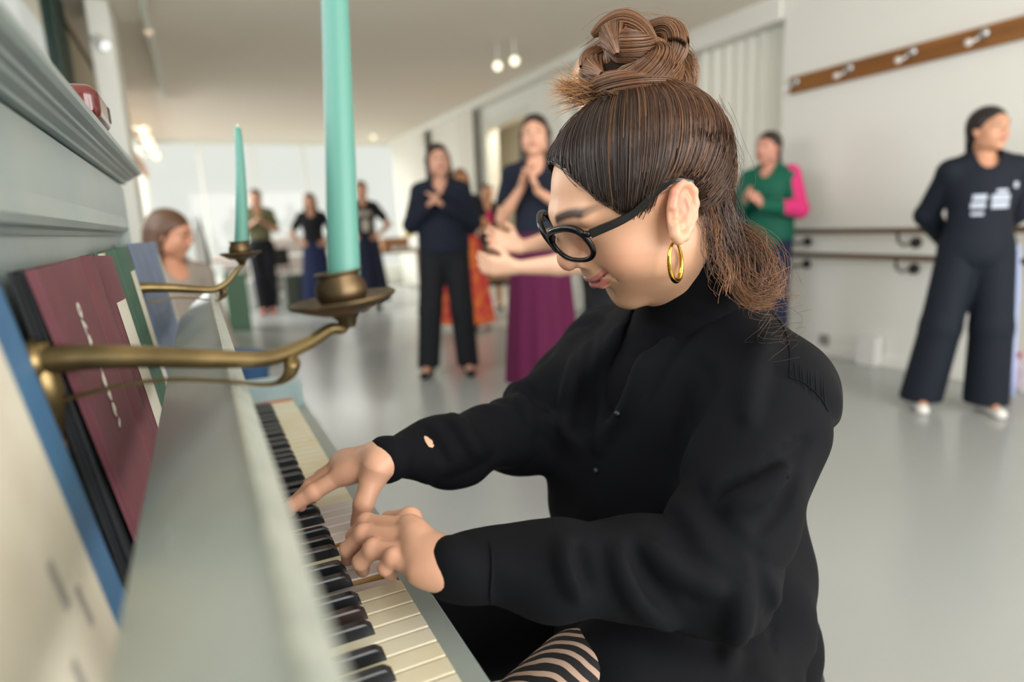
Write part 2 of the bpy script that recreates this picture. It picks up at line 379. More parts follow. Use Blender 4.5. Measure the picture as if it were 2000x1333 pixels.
# left wall: windows over the piano, pier, windows to the far end
lw = MB().box((XL-.035, -4.2, 0), (XL, YF, .75)).box((XL-.035, -4.2, 2.66), (XL, 3.5, ZC)).box((XL-.035, 3.5, 2.6), (XL, YF, ZC)).box((XL-.035, -4.2, .7), (XL, -3.2, 2.68)).box((XL-.035, 10.6, .7), (XL, YF, 2.65))
lw.box((XL-.035, 3.5, .7), (XL, 6.9, 2.65))
struct('wall_left', lw, M['tanwall'])
struct('pillar_left', MB().box((-.635, 3.85, 0), (-.495, 4.35, ZC), bev=.01), M['wall'])
def window(name, axis, c, a0, a1, z0, z1, nm, fm, t=.05):
    w = thing(name, None, None); w['kind'] = 'structure'
    f = MB()
    def bx(u0, u1, v0, v1, d=.012):
        if axis == 0: f.box((c-d, u0, v0), (c+d, u1, v1))
        else: f.box((u0, c-d, v0), (u1, c+d, v1))
    bx(a0, a1, z0, z0+t); bx(a0, a1, z1-t, z1); bx(a0, a0+t, z0, z1); bx(a1-t, a1, z0, z1)
    for i in range(1, nm):
        u = a0+(a1-a0)*i/nm; bx(u-t/2, u+t/2, z0, z1, .011)
    f.build('window_frame', fm, w)
    g = MB(); 
    if axis == 0: g.box((c-.003, a0, z0), (c+.003, a1, z1))
    else: g.box((a0, c-.003, z0), (a1, c+.003, z1))
    g.build('window_glass', M['glass'], w); return w
window('window_1', 0, XL-.012, -3.2, 3.5, .75, 2.66, 2, M['frame_green'], .07)
window('window_2', 0, XL-.012, 6.9, 10.6, .75, 2.6, 4, M['frame_white'], .05)
window('window_3', 1, YF+.05, XL, X2, .32, ZC-.01, 5, M['frame_white'], .045)
struct('wall_far', MB().box((XL-.15, YF, 0), (6.2, YF+.1, .34)).box((X2, YF, .3), (6.2, YF+.1, ZC)), M['wall'])
# green post of the nearest window
struct('trim_3', MB().box((XL, 3.48, .7), (XL+.03, 4.02, ZC), bev=.006), M['frame_green'])
# curtains
def curtain(name, p0, p1, z0, z1, folds, amp, label, mt):
    n = folds*10; V = []; p0 = np.array(p0, float); p1 = np.array(p1, float); d = p1-p0; q = np.array([-d[1], d[0]]); q /= np.linalg.norm(q)
    for sgn in (0, .004):
        for i in range(n+1):
            t = i/n; o = amp*math.sin(t*folds*2*math.pi)+.4*amp*math.sin(t*folds*5.3+1)
            for z in (z0, z1): c = p0+d*t+q*(o*(1.0 if z == z0 else .7)+sgn); V.append((c[0], c[1], z))
    F = []
    for s_ in (0, 1):
        b = s_*2*(n+1)
        for i in range(n): f = (b+2*i, b+2*i+2, b+2*i+3, b+2*i+1); F.append(f if s_ == 0 else f[::-1])
    return MB().add(V, F, True).build(name, mt, label=label, cat='curtain')
curtain('curtain', (XW+.18, 2.28), (XW+.16, 3.35), .03, 2.56, 8, .028, 'white curtain hanging beside the right wall, behind the person in the green jacket', M['curtain'])
curtain('curtain', (XW+.2, 3.75), (XW+.18, 4.55), .03, 2.56, 6, .03, 'white curtain in the recess, just left of the one beside the green jacket', M['curtain'])
curtain('curtain', (X2-.12, 6.7), (X2-.1, 8.4), .03, 2.62, 9, .035, 'tall white curtain beside the doorway at the far end', M['curtain'])
curtain('curtain', (X2-.12, 8.7), (X2-.1, 10.6), .03, 2.62, 8, .03, 'white curtain in the far corner next to the end windows', M['curtain'])

# barres on the right wall
for z, lab in ((.935, 'upper wooden ballet barre along the right wall'), (.765, 'lower wooden ballet barre along the right wall')):
    b = thing('ballet_barre', lab, 'barre', (XW-.2, 0, z), group='ballet barres')
    MB().tube([(0, -1.6, 0), (0, 2.1, 0)], .019, 14).build('rail', M['barrewood'], b)
    for px, dy in ((1578, 0), (1790, 0), (None, -1.35)):
        y = hit(px, 478, 0, XW)[1] if px else dy
        MB().lathe([(0.0001, 0), (.036, 0), (.036, .012), (.02, .02), (.0001, .022)], (.2, y, -.085), 16, R=np.array([[0, 0, -1], [0, 1, 0], [1, 0, 0]])).tube([(.19, y, -.085), (.06, y, -.095), (.01, y, -.07), (0, y, -.015)], .009, 8).build('bracket', M['iron'], b)
# coat rail with hooks
cr_ = thing('coat_rail', 'long brown wooden coat rail with white-tipped metal hooks on the right wall', 'coat rail', (XW, 0, 0))
MB().box((-.035, -1.4, 1.955), (-.002, 2.13, 2.075), bev=.004).build('board', M['railwood'], cr_)
for px, py in ((1547, 165), (1652, 138), (1775, 108), (1915, 75), (2080, 30)):
    y = hit(px+8, py-4, 0, XW-.04)[1]
    h_ = MB().lathe([(.0001, 0), (.03, 0), (.03, .012), (.022, .03), (.0001, .034)], (-.035, y, 2.03), 16, R=np.array([[0, 0, -1], [0, 1, 0], [1, 0, 0]])).tube([(-.06, y, 2.03), (-.09, y+.01, 2.0), (-.12, y+.03, 1.985)], [.012, .01, .012], 10).build('hook', M['chrome'], cr_)
    MB().ball((-.128, y+.035, 1.983), .02).build('knob', M['hookwhite'], h_)
    h_.children[0].matrix_parent_inverse = Matrix()
# small things at the foot of the right wall
p = hit(1702, 700, 2, 0)
b = MB().box((XW-.10, 1.28, 0), (XW-.015, 1.42, .2), bev=.004).build('paper_box', M['white'], label='white box standing on the floor against the right wall', cat='box')
q = hit(1716, 707, 2, 0)
MB().lathe([(.0001, 0), (.03, 0), (.036, .1), (.033, .1), (.028, .005), (.0001, .005)], (q[0]-.04, q[1], 0.0), 20).build('dark_cup', M['black'], label='small dark cup on the floor below the barres', cat='cup')
p = hit(1980, 762, 2, 0)
wb = thing('water_bottle', 'clear lilac water bottle with a red cap on the floor by the right wall', 'bottle', (p[0], p[1], 0))
MB().lathe([(.0001, .0), (.036, 0), (.038, .03), (.036, .13), (.03, .16), (.014, .185), (.013, .2), (.0001, .2)], seg=20).build('bottle_body', mat('lilac_plastic', lin(172, 158, 178), .2), wb)
MB().lathe([(.0001, .198), (.018, .198), (.018, .225), (.0001, .225)], seg=16).build('cap', mat('red_cap', lin(170, 50, 66), .4), wb)
p = hit(1611, 664, 0, XW)
MB().box((XW-.02, p[1]-.04, p[2]-.04), (XW-.001, p[1]+.04, p[2]+.04), bev=.005).build('power_socket', M['concrete'], label='small grey power socket low on the right wall', cat='socket')

# ceiling lights
def spot(px, py, z, lab, lit, power=0, up=0):
    c = hit(px, py, 2, z); s_ = thing('ceiling_spotlight', lab, 'spotlight', tuple(c), group=None)
    d = Vector((CAM[0]-c[0], CAM[1]-c[1], -.55*2.2)).normalized(); Rq = np.array(d.to_track_quat('Z', 'Y').to_matrix())
    MB().lathe([(.0001, -.1), (.035, -.1), (.042, -.02), (.045, 0), (.04, 0)], seg=18, R=Rq).build('lamp_head', M['white'], s_)
    MB().lathe([(.0001, -.003), (.039, -.003)], seg=18, R=Rq).build('bulb', mat('lit_bulb', lin(255, 236, 190), .5, emis=((1, .9, .68, 1), lit)), s_)
    MB().tube([Rq @ np.array([0, 0, -.06]), (0, 0, .06+up*0), (0, 0, ZC-z)], .008, 8).build('stem', M['white'], s_)
    return s_
spot(972, 129, 2.5, 'lit round spotlight on the ceiling, the left one of the close pair', 1.5)
spot(1005, 119, 2.5, 'lit round spotlight on the ceiling, the right one of the close pair', 1.5)
spot(729, 268, 2.5, 'single dim spotlight far back on the ceiling before the windows', .9)
t = hit(322, 200, 2, ZC-.05); s0 = hit(255, -30, 2, ZC-.05)
tr = thing('light_track', 'straight white light track on the ceiling above the left side', 'light track', (0, 0, ZC))
MB().box((t[0]-.02, s0[1], -.06), (t[0]+.02, t[1], -.001), bev=.004).build('rail', M['frame_white'], tr)
p = hit(278, 62, 2, ZC-.07); MB().lathe([(.0001, 0), (.03, 0), (.03, -.04), (.0001, -.04)], (t[0], p[1], -.05), 14).build('lamp', mat('warm_lamp', lin(225, 205, 185), .4, emis=((1, .8, .6, 1), .25)), tr)
# wall lights above the left windows
wr = thing('wall_light_rail', 'orange wooden rail carrying small warm lamps above the left windows', 'light rail', (XL, 0, 0))
a0 = hit(250, 240, 0, XL+.12); a1 = hit(306, 345, 0, XL+.12)
MB().box((.02, 6.3, 2.05), (.1, 10.4, 2.2), bev=.005).build('rail', mat('orange_wood', lin(196, 150, 118), .5), wr)
for i, (px, py) in enumerate(((283, 255), (291, 274), (297, 287), (305, 305))):
    c = hit(px, py, 0, XL+.22); mb = MB().ball((c[0]-XL, c[1], c[2]), .055); mb.tube([(c[0]-XL, c[1], c[2]), (.1, c[1], c[2]+.03)], .012, 6)
    mb.build('lamp', mat('warm_lamp', lin(255, 235, 200), .5, emis=((1, .86, .62, 1), 1.1)), wr)
c = hit(206, 90, 1, 3.81)
sp = thing('wall_spotlight', 'small white spotlight on the white pillar behind the piano', 'spotlight', tuple(c))
MB().lathe([(.0001, -.09), (.03, -.09), (.04, 0), (.036, .002)], seg=18, R=np.array(Vector((.5, -.6, -.6)).to_track_quat('Z', 'Y').to_matrix())).tube([(0, 0, 0), (-.08, -.01, .06), (-.09, .02, .06)], .01, 8).build('lamp_head', M['white'], sp)
MB().lathe([(.0001, .001), (.035, .001)], seg=18, R=np.array(Vector((.5, -.6, -.6)).to_track_quat('Z', 'Y').to_matrix())).build('bulb', mat('white_bulb', lin(240, 240, 240), .5, emis=((1, 1, 1, 1), .7)), sp)

# ------------------------------------------------------------------ far furniture
tabwood = wood('table_wood', lin(160, 124, 90), lin(130, 98, 70), 3, .4)
def table(px, py, Y, w, d, h, lab, mt):
    c = hit(px, py, 1, Y); t_ = thing('table', lab, 'table', (c[0], Y, 0), group='tables at the far end')
    MB().box((-w/2, -d/2, h-.035), (w/2, d/2, h), bev=.004).build('tabletop', mt, t_)
    for x in (-1, 1):
        for y in (-1, 1): MB().box((x*(w/2-.05)-.02, y*(d/2-.05)-.02, 0), (x*(w/2-.05)+.02, y*(d/2-.05)+.02, h-.035)).build('leg', mt, t_)
    return t_
tw = mat('white_table', lin(200, 198, 192), .4)
t1 = table(775, 505, 8.6, 1.0, .7, .74, 'wooden table with a box on it behind the person with a hand on the hip', tabwood)
t2 = table(425, 480, 9.3, 1.2, .7, .74, 'brown wooden table at the left of the far end windows', tabwood)
t3 = table(590, 500, 9.3, 1.0, .6, .74, 'pale table between the two people before the far windows', tw)
def bx(name, px, py, Y, w, d, z0, z1, m_, lab, cat):
    c = hit(px, py, 1, Y); return MB().box((c[0]-w/2, Y-d/2, z0), (c[0]+w/2, Y+d/2, z1), bev=.01).build(name, m_, label=lab, cat=cat)
bx('cardboard_box', 770, 480, 8.66, .42, .3, .742, .94, mat('card', lin(168, 124, 84), .7), 'brown cardboard box on the wooden table', 'box')
bx('tray', 790, 500, 8.36, .35, .15, .742, .79, M['white'], 'white tray in front of the cardboard box', 'tray')
bx('yellow_cloth', 800, 455, 8.68, .14, .1, .942, 1.06, mat('yellow', lin(214, 190, 96), .7), 'small yellow bundle on the cardboard box', 'cloth')
c = hit(585, 470, 1, 10.3); sf = thing('sofa', 'beige sofa before the far windows', 'sofa', (c[0], 10.2, 0)); sm_ = mat('sofa_beige', lin(176, 166, 160), .9)
MB().box((-.58, -.36, .10), (.58, .30, .44), bev=.04).build('seat', sm_, sf); MB().box((-.58, .12, .40), (.58, .34, 1.02), bev=.06).build('backrest', sm_, sf)
for x in (-1, 1):
    MB().box((x*.58, -.36, .08), (x*.72, .34, .66), bev=.04).build('armrest', sm_, sf); MB().tube([(x*.6, -.28, 0), (x*.6, -.28, .11)], .02, 8).build('leg', M['iron'], sf); MB().tube([(x*.6, .26, 0), (x*.6, .26, .11)], .02, 8).build('leg', M['iron'], sf)
bx('green_cabinet', 458, 540, 6.6, .24, .24, 0, .66, mat('green_cabinet_paint', lin(96, 136, 110), .5), 'narrow green pedestal standing on the floor at the left', 'pedestal')
bx('white_crate', 486, 535, 8.75, .34, .3, 0.0, .42, M['white'], 'white crate on the floor right of the green pedestal', 'crate')
bx('storage_box', 462, 535, 10.2, .4, .3, 0.0, .62, mat('greige', lin(150, 140, 132), .8), 'grey-brown storage box behind the white crate', 'box')
bx('soft_bag', 572, 520, 8.25, .3, .3, .0, .5, mat('dark_bag', lin(90, 96, 86), .8), 'dark green bag standing behind the person in black trousers', 'bag')
bx('red_bag', 428, 590, 5.2, .12, .1, 0.0, .12, mat('red_bag', lin(232, 98, 80), .6), 'small coral red pouch on the floor behind the piano', 'pouch')
# chairs at the far end
def chair(px, Y, rz, lab, mt):
    c = hit(px, 560, 1, Y); k = thing('chair', lab, 'chair', (c[0], Y, 0), rz, group='chairs at the far end')
    MB().box((-.21, -.21, .43), (.21, .21, .46), bev=.008).build('seat', mt, k)
    MB().box((-.2, .18, .6), (.2, .205, .86), bev=.008).build('backrest', mt, k)
    for x in (-.19, .19):
        MB().tube([(x, -.19, 0), (x, -.19, .44)], .013, 8).build('leg', M['iron'], k); MB().tube([(x, .21, 0), (x, .19, .45), (x, .2, .84)], .013, 8).build('leg', M['iron'], k)
    return k
chair(556, 8.75, .3, 'dark chair behind the person in the olive top', M['iron'])
chair(985, 5.5, -.4, 'wooden chair beside the doorway at the far end', tabwood)
# tall narrow speaker on a stand, seen beyond the sconce candle
c = hit(407, 560, 1, 5.6)
st = thing('standing_speaker', 'tall narrow grey panel on a dark stand behind the piano', 'stand', (c[0], 5.6, 0))
zt = hit(399, 418, 1, 5.6)[2]
MB().prism([(-.03, .72), (.05, .72), (.055, .9), (.0, zt), (-.02, zt-.12)], 1, -.02, .02).build('panel', mat('grey_panel', lin(104, 108, 116), .5), st)
MB().tube([(.01, 0, .02), (.01, 0, .75)], .018, 10).box((-.16, -.12, 0), (.16, .12, .04), bev=.01).build('stand_base', M['black'], st)
# candle further back on the floor stand
c = hit(390, 480, 1, 4.6)
MB().tube([(c[0], 4.6, .0), (c[0], 4.6, 1.14)], .035, 12).build('white_post', M['white'], label='slim white post standing beyond the piano end', cat='post')
# plants on a shelf by the left windows
Y = 6.3; c = hit(318, 400, 1, Y)
sh = thing('plant_shelf', 'white shelf unit with plants by the left windows', 'shelf', (c[0], Y, 0))
for dx in (-.28, .28): MB().box((dx-.012, -.12, 0), (dx+.012, -.096, 1.3)).box((dx-.012, .096, 0), (dx+.012, .12, 1.3)).build('upright', M['white'], sh)
for z in (.35, .75, 1.08): MB().box((-.29, -.13, z), (.29, .13, z+.02)).build('shelf_board', M['white'], sh)
leaf = mat('leaf_green', lin(120, 148, 84), .5); pot = mat('terracotta_pot', lin(150, 120, 104), .7)
def plant(px, py, Y, z, r, lab, n=40, seed=1):
    rnd = random.Random(seed); c = hit(px, py, 1, Y); k = thing('potted_plant', lab, 'plant', (c[0], Y, z), group='plants on the shelf')
    MB().lathe([(.0001, 0), (.045, 0), (.06, .1), (.052, .1), (.04, .02), (.0001, .02)], seg=16).build('pot', pot, k)
    mb = MB()
    for i in range(n):
        a = rnd.random()*6.283; e = rnd.uniform(.2, 1.4); L = r*rnd.uniform(.6, 1.1); d = np.array([math.cos(a)*math.cos(e), math.sin(a)*math.cos(e), math.sin(e)]); s_ = np.array([-math.sin(a), math.cos(a), 0])*r*.16
        p0 = np.array([0, 0, .09]); p1 = p0+d*L*.6; p2 = p0+d*L+np.array([0, 0, -L*.25]); u = np.cross(d, s_); u = u/np.linalg.norm(u)*.002
        mb.add([p0, p1+s_, p2, p1-s_, p1+u], [(0, 1, 4), (1, 2, 4), (2, 3, 4), (3, 0, 4)])
    mb.build('leaves', leaf, k); return k
plant(294, 372, Y, 1.101, .15, 'bushy potted plant on the shelf top, left one', 46, 3)
plant(345, 368, Y-.02, 1.101, .15, 'bright green potted plant on the shelf top, right one', 46, 5)
c = hit(342, 405, 1, Y-.05)
MB().ball((c[0], Y-.05, .847), .075).build('white_globe', M['white'], label='round white globe on the plant shelf', cat='lamp')
# ------------------------------------------------------------------ the piano (keys run along Y, bass end nearest)
W = .0235; KZ = .72; YB = -52*W
pn = thing('upright_piano', 'old upright piano painted sage grey, its lid folded open above the keys', 'piano')
PX = -.268
MB().box((-.60, YB-.2, .0), (PX-.022, .05, 1.195)).build('case', M['paint'], pn)
MB().box((-.60, YB-.2, .0), (PX-.006, YB-.155, 1.195), bev=.002).build('side_panel', M['paint'], pn)
MB().box((-.60, -.018, .0), (PX-.004, .056, 1.195), bev=.003).build('side_panel', M['paint'], pn)
# upper panel: field, raised frame above, moulding that turns down at its end
MB().box((PX-.024, YB-.155, .74), (PX-.012, -.018, 1.12)).build('upper_panel', M['paint'], pn)
fr = MB().box((PX-.024, YB-.16, 1.128), (PX, -.018, 1.195), bev=.003)
fr.build('frieze', M['paint'], pn)
mo = MB()
prof = [(PX-.016, 1.098), (PX-.008, 1.098), (PX-.005, 1.103), (PX+.001, 1.106), (PX+.004, 1.113), (PX+.002, 1.120), (PX+.001, 1.126), (PX, 1.132), (PX-.016, 1.132)]
mo.prism(prof, 1, YB-.155, -.055)
mo.prism([(YY, XX) if False else (XX, YY) for XX, YY in [(PX-.016, -.06), (PX-.004, -.06), (PX+.004, -.052), (PX+.002, -.042), (PX, -.018), (PX-.016, -.018)]], 2, .80, 1.132)
mo.build('panel_moulding', M['paint'], pn)
# lid with its moulded edge
lp = [(-.62, 1.197), (-.262, 1.197), (-.2625, 1.202), (-.2545, 1.2045), (-.252, 1.208), (-.2475, 1.2085), (-.2465, 1.2115), (-.2385, 1.213), (-.2345, 1.217), (-.2335, 1.2225), (-.236, 1.2265), (-.62, 1.2265)]
MB().prism(lp, 1, YB-.22, .012).build('lid', M['paint'], pn)
MB().box((-.6, YB-.1, .04), (-.20, 0, .55)).build('lower_panel', M['paint'], pn)
# key bed, slip and the two end blocks
MB().box((-.5, YB-.1, .60), (.002, .1, .668)).build('key_bed', M['paint_blue'], pn)
MB().box((.003, YB-.1, .585), (.029, .1, .703), bev=.002).build('key_slip', M['slip'], pn)
def block(y0, y1):
    poly = [(-.25, y0), (.01, y0), (.022, y0+.01), (.026, y0+.03), (.024, y1-.03), (.012, y1-.008), (-.01, y1), (-.25, y1)]
    a = MB().prism(poly, 2, .66, .752); a.prism([(x*.985-.003, y) for x, y in poly], 2, .752, .757); return a.build('key_block', M['paint_blue'], pn)
block(.003, .10); block(YB-.10, YB-.003)
MB().box((-.148, .0005, .70), (-.002, .004, .7235)).box((-.15, YB, .695), (-.142, 0, .716)).build('felt_strip', M['felt'], pn)
# fall board standing open behind the keys, and the tilted desk that holds the books
MB().box((-.165, YB-.02, .70), (-.150, .0, .80), bev=.002).box((-.262, YB-.07, .775), (-.155, -.0, .79)).build('fall_board', M['paint'], pn)
def desk_board():
    a = np.array([-.142, .980]); b_ = np.array([-.204, .924]); d = (b_-a)/np.linalg.norm(b_-a); nrm = np.array([-d[1], d[0]])   # nrm points down-left or up-left
    if nrm[1] < 0: nrm = -nrm
    L = np.linalg.norm(b_-a)
    R_ = .05
    y0, y1 = YB-.16, .045
    out = [(0, y0), (0, y1-.006), (.006, y1)]+[(L-R_+R_*math.sin(t), y1-R_+R_*math.cos(t)) for t in np.linspace(0, math.pi/2, 8)]+[(L, y0)]
    mb = MB(); n = len(out); V = []
    for off in (0, -.012):
        for u, y in out: q = a+d*u+nrm*off; V.append((q[0], y, q[1]))
    F = [tuple(range(n)), tuple(range(n, 2*n))[::-1]]+[(i, n+i, n+(i+1) % n, (i+1) % n) for i in range(n)]
    mb.add(V, F); mb.build('desk_board', M['paint_desk'], pn)
    # pale mottled lip along the player's edge
    l = MB(); prof = []
    for u, v in ((-.004, -.012), (-.0045, .001), (-.002, .0035), (.002, .003), (.0035, 0), (.0035, -.001)): q = a+d*u+nrm*v; prof.append((q[0], q[1]))
    l.prism(prof, 1, y0, y1-.004); l.build('desk_lip', mat('pale_desk_edge', lin(182, 188, 178), .3, noise=(60, lin(160, 168, 160), .3, .6)), pn)
    # scratches worn through the paint
    s_ = MB()
    for (u0, ya, u1, yb) in ((.016, -.62, .038, -.60), (.02, -.45, .026, -.44)):
        for t in range(6):
            uu = u0+(u1-u0)*t/6; yy = ya+(yb-ya)*t/6; q = a+d*uu+nrm*.0004; q2 = a+d*(uu+(u1-u0)/6)+nrm*.0004
            s_.add([(q[0], yy, q[1]), (q[0], yy+.0014, q[1]), (q2[0], yy+(yb-ya)/6+.0014, q2[1]), (q2[0], yy+(yb-ya)/6, q2[1])], [(0, 1, 2, 3)])
    s_.build('scratch', M['label'], pn)
    for y in (YB+.1, -.1): MB().box((-.185, y-.01, .79), (-.165, y+.01, .945)).build('desk_support', M['paint'], pn)
desk_board()
# keys: C8 is the first, counted towards the bass
pressed = {}
kv = random.Random(4)
def white_top(n): 
    if n in (33, 34, 35): return M['ivory_white']
    if n in (26, 27, 28, 29, 30): return M['ivory_white']
    return [M['ivory'], M['ivory'], M['ivory_pale']][kv.randrange(3)]
PRESSED_W = {31: .007, 35: .008}
for n in range(52):
    y1 = -n*W-.0006; y0 = -(n+1)*W+.0006; dz = PRESSED_W.get(n, 0)
    k = MB().box((-.15, y0, KZ-.022), (-.0015, y1, KZ-.0025), mi=1, bev=.0008).box((-.15, y0, KZ-.0028), (.0, y1, KZ), mi=0, bev=.0014)
    o = k.build('white_key', [white_top(n), M['keywood']], pn)
    if dz:
        o.location = (0, 0, 0); me = o.data
        for v in me.vertices:
            if True: v.co.z -= dz*min(1, (v.co.x+.15)/.13+.15)
# black keys
names = ['C', 'B', 'A', 'G', 'F', 'E', 'D']
offs = {'B': .0035, 'A': .0, 'G': -.0035, 'E': .0030, 'D': -.0030}   # black just below B (Bb), A (Ab), G (Gb), E (Eb), D (Db)
bp = [(-.146, .0), (-.0475, .0), (-.0485, .006), (-.0530, .0112), (-.0570, .0125), (-.146, .0125)]
for n in range(51):
    nm = names[n % 7]
    if nm not in offs: continue
    yc = -(n+1)*W+offs[nm]
    wb_, wt = .0066, .0048; V = []; m_ = len(bp)
    for sg in (1, -1):
        for x, z in bp: V.append((x, yc+sg*(wb_+(wt-wb_)*z/.0125), KZ-.001+z))
    # rounded shoulder row
    V2 = []
    mb = MB()
    q = [(-.146, 0, wb_), (-.0475, 0, wb_), (-.0488, .0066, wb_-.0007), (-.0540, .0112, wb_-.0014), (-.0590, .0118, wb_-.0016), (-.146, .0118, wb_-.0016)]
    t_ = [(-.0560, .0128, wt-.0006), (-.0600, .0132, wt-.0006), (-.146, .0132, wt-.0006)]
    V = [(x, yc+w_, KZ-.001+z) for x, z, w_ in q]+[(x, yc-w_, KZ-.001+z) for x, z, w_ in q]+[(x, yc+w_, KZ-.001+z) for x, z, w_ in t_]+[(x, yc-w_, KZ-.001+z) for x, z, w_ in t_]
    F = [(0, 1, 2, 3, 4, 5)[::-1], (6, 7, 8, 9, 10, 11), (1, 7, 8, 2), (2, 8, 9, 3), (3, 9, 15, 12), (12, 15, 16, 13), (13, 16, 17, 14),
         (3, 12, 4), (4, 12, 13), (4, 13, 14, 5), (9, 10, 15), (10, 16, 15), (10, 11, 17, 16), (0, 5, 14, 17, 11, 6), (0, 6, 7, 1)]
    mb.add(V, F, False); o = mb.build('black_key', M['ebony_worn'] if n in (37, 39, 25) else M['ebony'], pn)
# ------------------------------------------------------------------ sconces and candles
def catmull(P_, n=8):
    P_ = [np.array(p, float) for p in P_]; P_ = [2*P_[0]-P_[1]]+P_+[2*P_[-1]-P_[-2]]; o = []
    for i in range(1, len(P_)-2):
        for t in np.linspace(0, 1, n, endpoint=False):
            a, b, c, d = P_[i-1:i+3]; o.append(.5*((2*b)+(c-a)*t+(2*a-5*b+4*c-d)*t*t+(3*b-a-3*c+d)*t**3))
    o.append(P_[-2]); return o
def sconce(base, plate, lab, tilt, spoon):
    """base on the panel, plate centre (world)"""
    base = np.array(base); plate = np.array(plate); d = plate-base; L = np.hypot(d[0], d[1]); e = np.array([d[0]/L, d[1]/L, 0]); up = np.array([0, 0, 1.0])
    s_ = thing('candle_sconce', lab, 'candle holder', tuple(base))
    P = lambda u, v, w=0: e*u*L+up*v+np.array([-e[1], e[0], 0])*w
    h = d[2]
    arm = catmull([P(.0, .0), P(.15, .0), P(.35, -.004), P(.55, -.010), P(.72, -.013), P(.85, -.009+h*.2), P(.94, -.007+h*.6), P(.985, h-.014), P(1, h-.004)])
    r = np.interp(np.linspace(0, 1, len(arm)), [0, .12, .5, .8, 1], [.0105, .0088, .0058, .0042, .0046])
    MB().tube(arm, list(r), 14).build('arm', M['brass'], s_)
    low = catmull([P(.03, -.034), P(.12, -.026), P(.35, -.021), P(.55, -.026), P(.68, -.032), P(.74, -.032), P(.78, -.027), P(.795, -.020), P(.80, -.012)])
    r2 = np.interp(np.linspace(0, 1, len(low)), [0, .45, .62, .78, .9, 1], [.0032, .0024, .0034, .0095, .0115, .006])
    MB().tube(low, list(r2), 12, sx=.55).build('lower_scroll', M['brass'], s_)
    MB().lathe([(.0001, 0), (.013, 0), (.016, .004), (.010, .010), (.0001, .012)], (0, 0, 0), 20, R=np.array([[0, 0, 1], [0, 1, 0], [-1, 0, 0]])).tube([(0.004, 0, .012), (.006, 0, -.02), (.006, 0, -.055)], [.009, .011, .006], 12).ball((.006, 0, -.060), .0075, 10).build('wall_plate', M['brass'], s_)
    Rt = np.array(Matrix.Rotation(tilt[0], 3, Vector((e[0], e[1], 0))) @ Matrix.Rotation(tilt[1], 3, Vector((-e[1], e[0], 0))))
    R0 = spoon
    dish = [(.0001, -.003), (.008, -.0035), (.018, -.0025), (R0*.7, .001), (R0, .0065), (R0*1.02, .0085), (R0, .0092), (R0*.7, .0035), (.018, .0), (.0001, -.001)]
    MB().lathe(dish, d, 40, R=Rt).lathe([(.0055, -.014), (.0075, -.008), (.0125, -.0025)], d, 20, R=Rt).build('drip_pan', M['brass_dark'], s_)
    cup = [(r_*1.03, z_*1.22-.001) for r_, z_ in [(.0001, 0), (.010, .0), (.0155, .004), (.0182, .010), (.0178, .0155), (.0150, .0205), (.0146, .0222), (.0168, .0232), (.0168, .0242), (.0135, .0242), (.0125, .02), (.0125, .008), (.0001, .006)]]
    MB().lathe(cup, d, 36, R=Rt).build('cup', M['brass_dark'], s_)
    return s_, base+d, Rt
def candle(base, tip, r0, r1, h, bend, lab):
    ax_ = Vector(np.array(tip)-np.array(base)).normalized(); Rt = np.array(ax_.to_track_quat('Z', 'Y').to_matrix())
    c = thing('candle', lab, 'candle', tuple(base)); pts = []; rad = []
    for t in np.linspace(0, 1, 14): pts.append(Rt @ np.array([bend[0]*t*t, bend[1]*t*t, .0065+h*t])); rad.append(r0+(r1-r0)*t**.9)
    pts.append(pts[-1]+Rt @ np.array([0, 0, .003])); rad.append(r1*.55)
    MB().tube(pts, rad, 28).build('wax', M['wax'], c)
    MB().tube([pts[-1], pts[-1]+np.array([0, 0, .006])], .0012, 6).build('wick', M['wick'], c)
s1, pb, R1 = sconce((-.262, -.955, 1.014), at(674, 604, .475), 'brass candle sconce in front of the burgundy volume, nearest the keys', (.0, -.10), .0385)
candle(pb, at(657, 30, .475), .0124, .0090, .30, (.0, .004), 'tall turquoise candle in the near sconce, cut off by the top of the photo')
s2, pb2, R2 = sconce((-.262, -.27, 1.012), at(471, 503, 1.13), 'brass candle sconce further along the piano beside the slate blue volume', (.0, -.03), .0345)
candle(pb2, at(478, 243, 1.13), .0128, .0062, .222, (.012, .004), 'turquoise taper candle with a bare tip in the farther sconce')

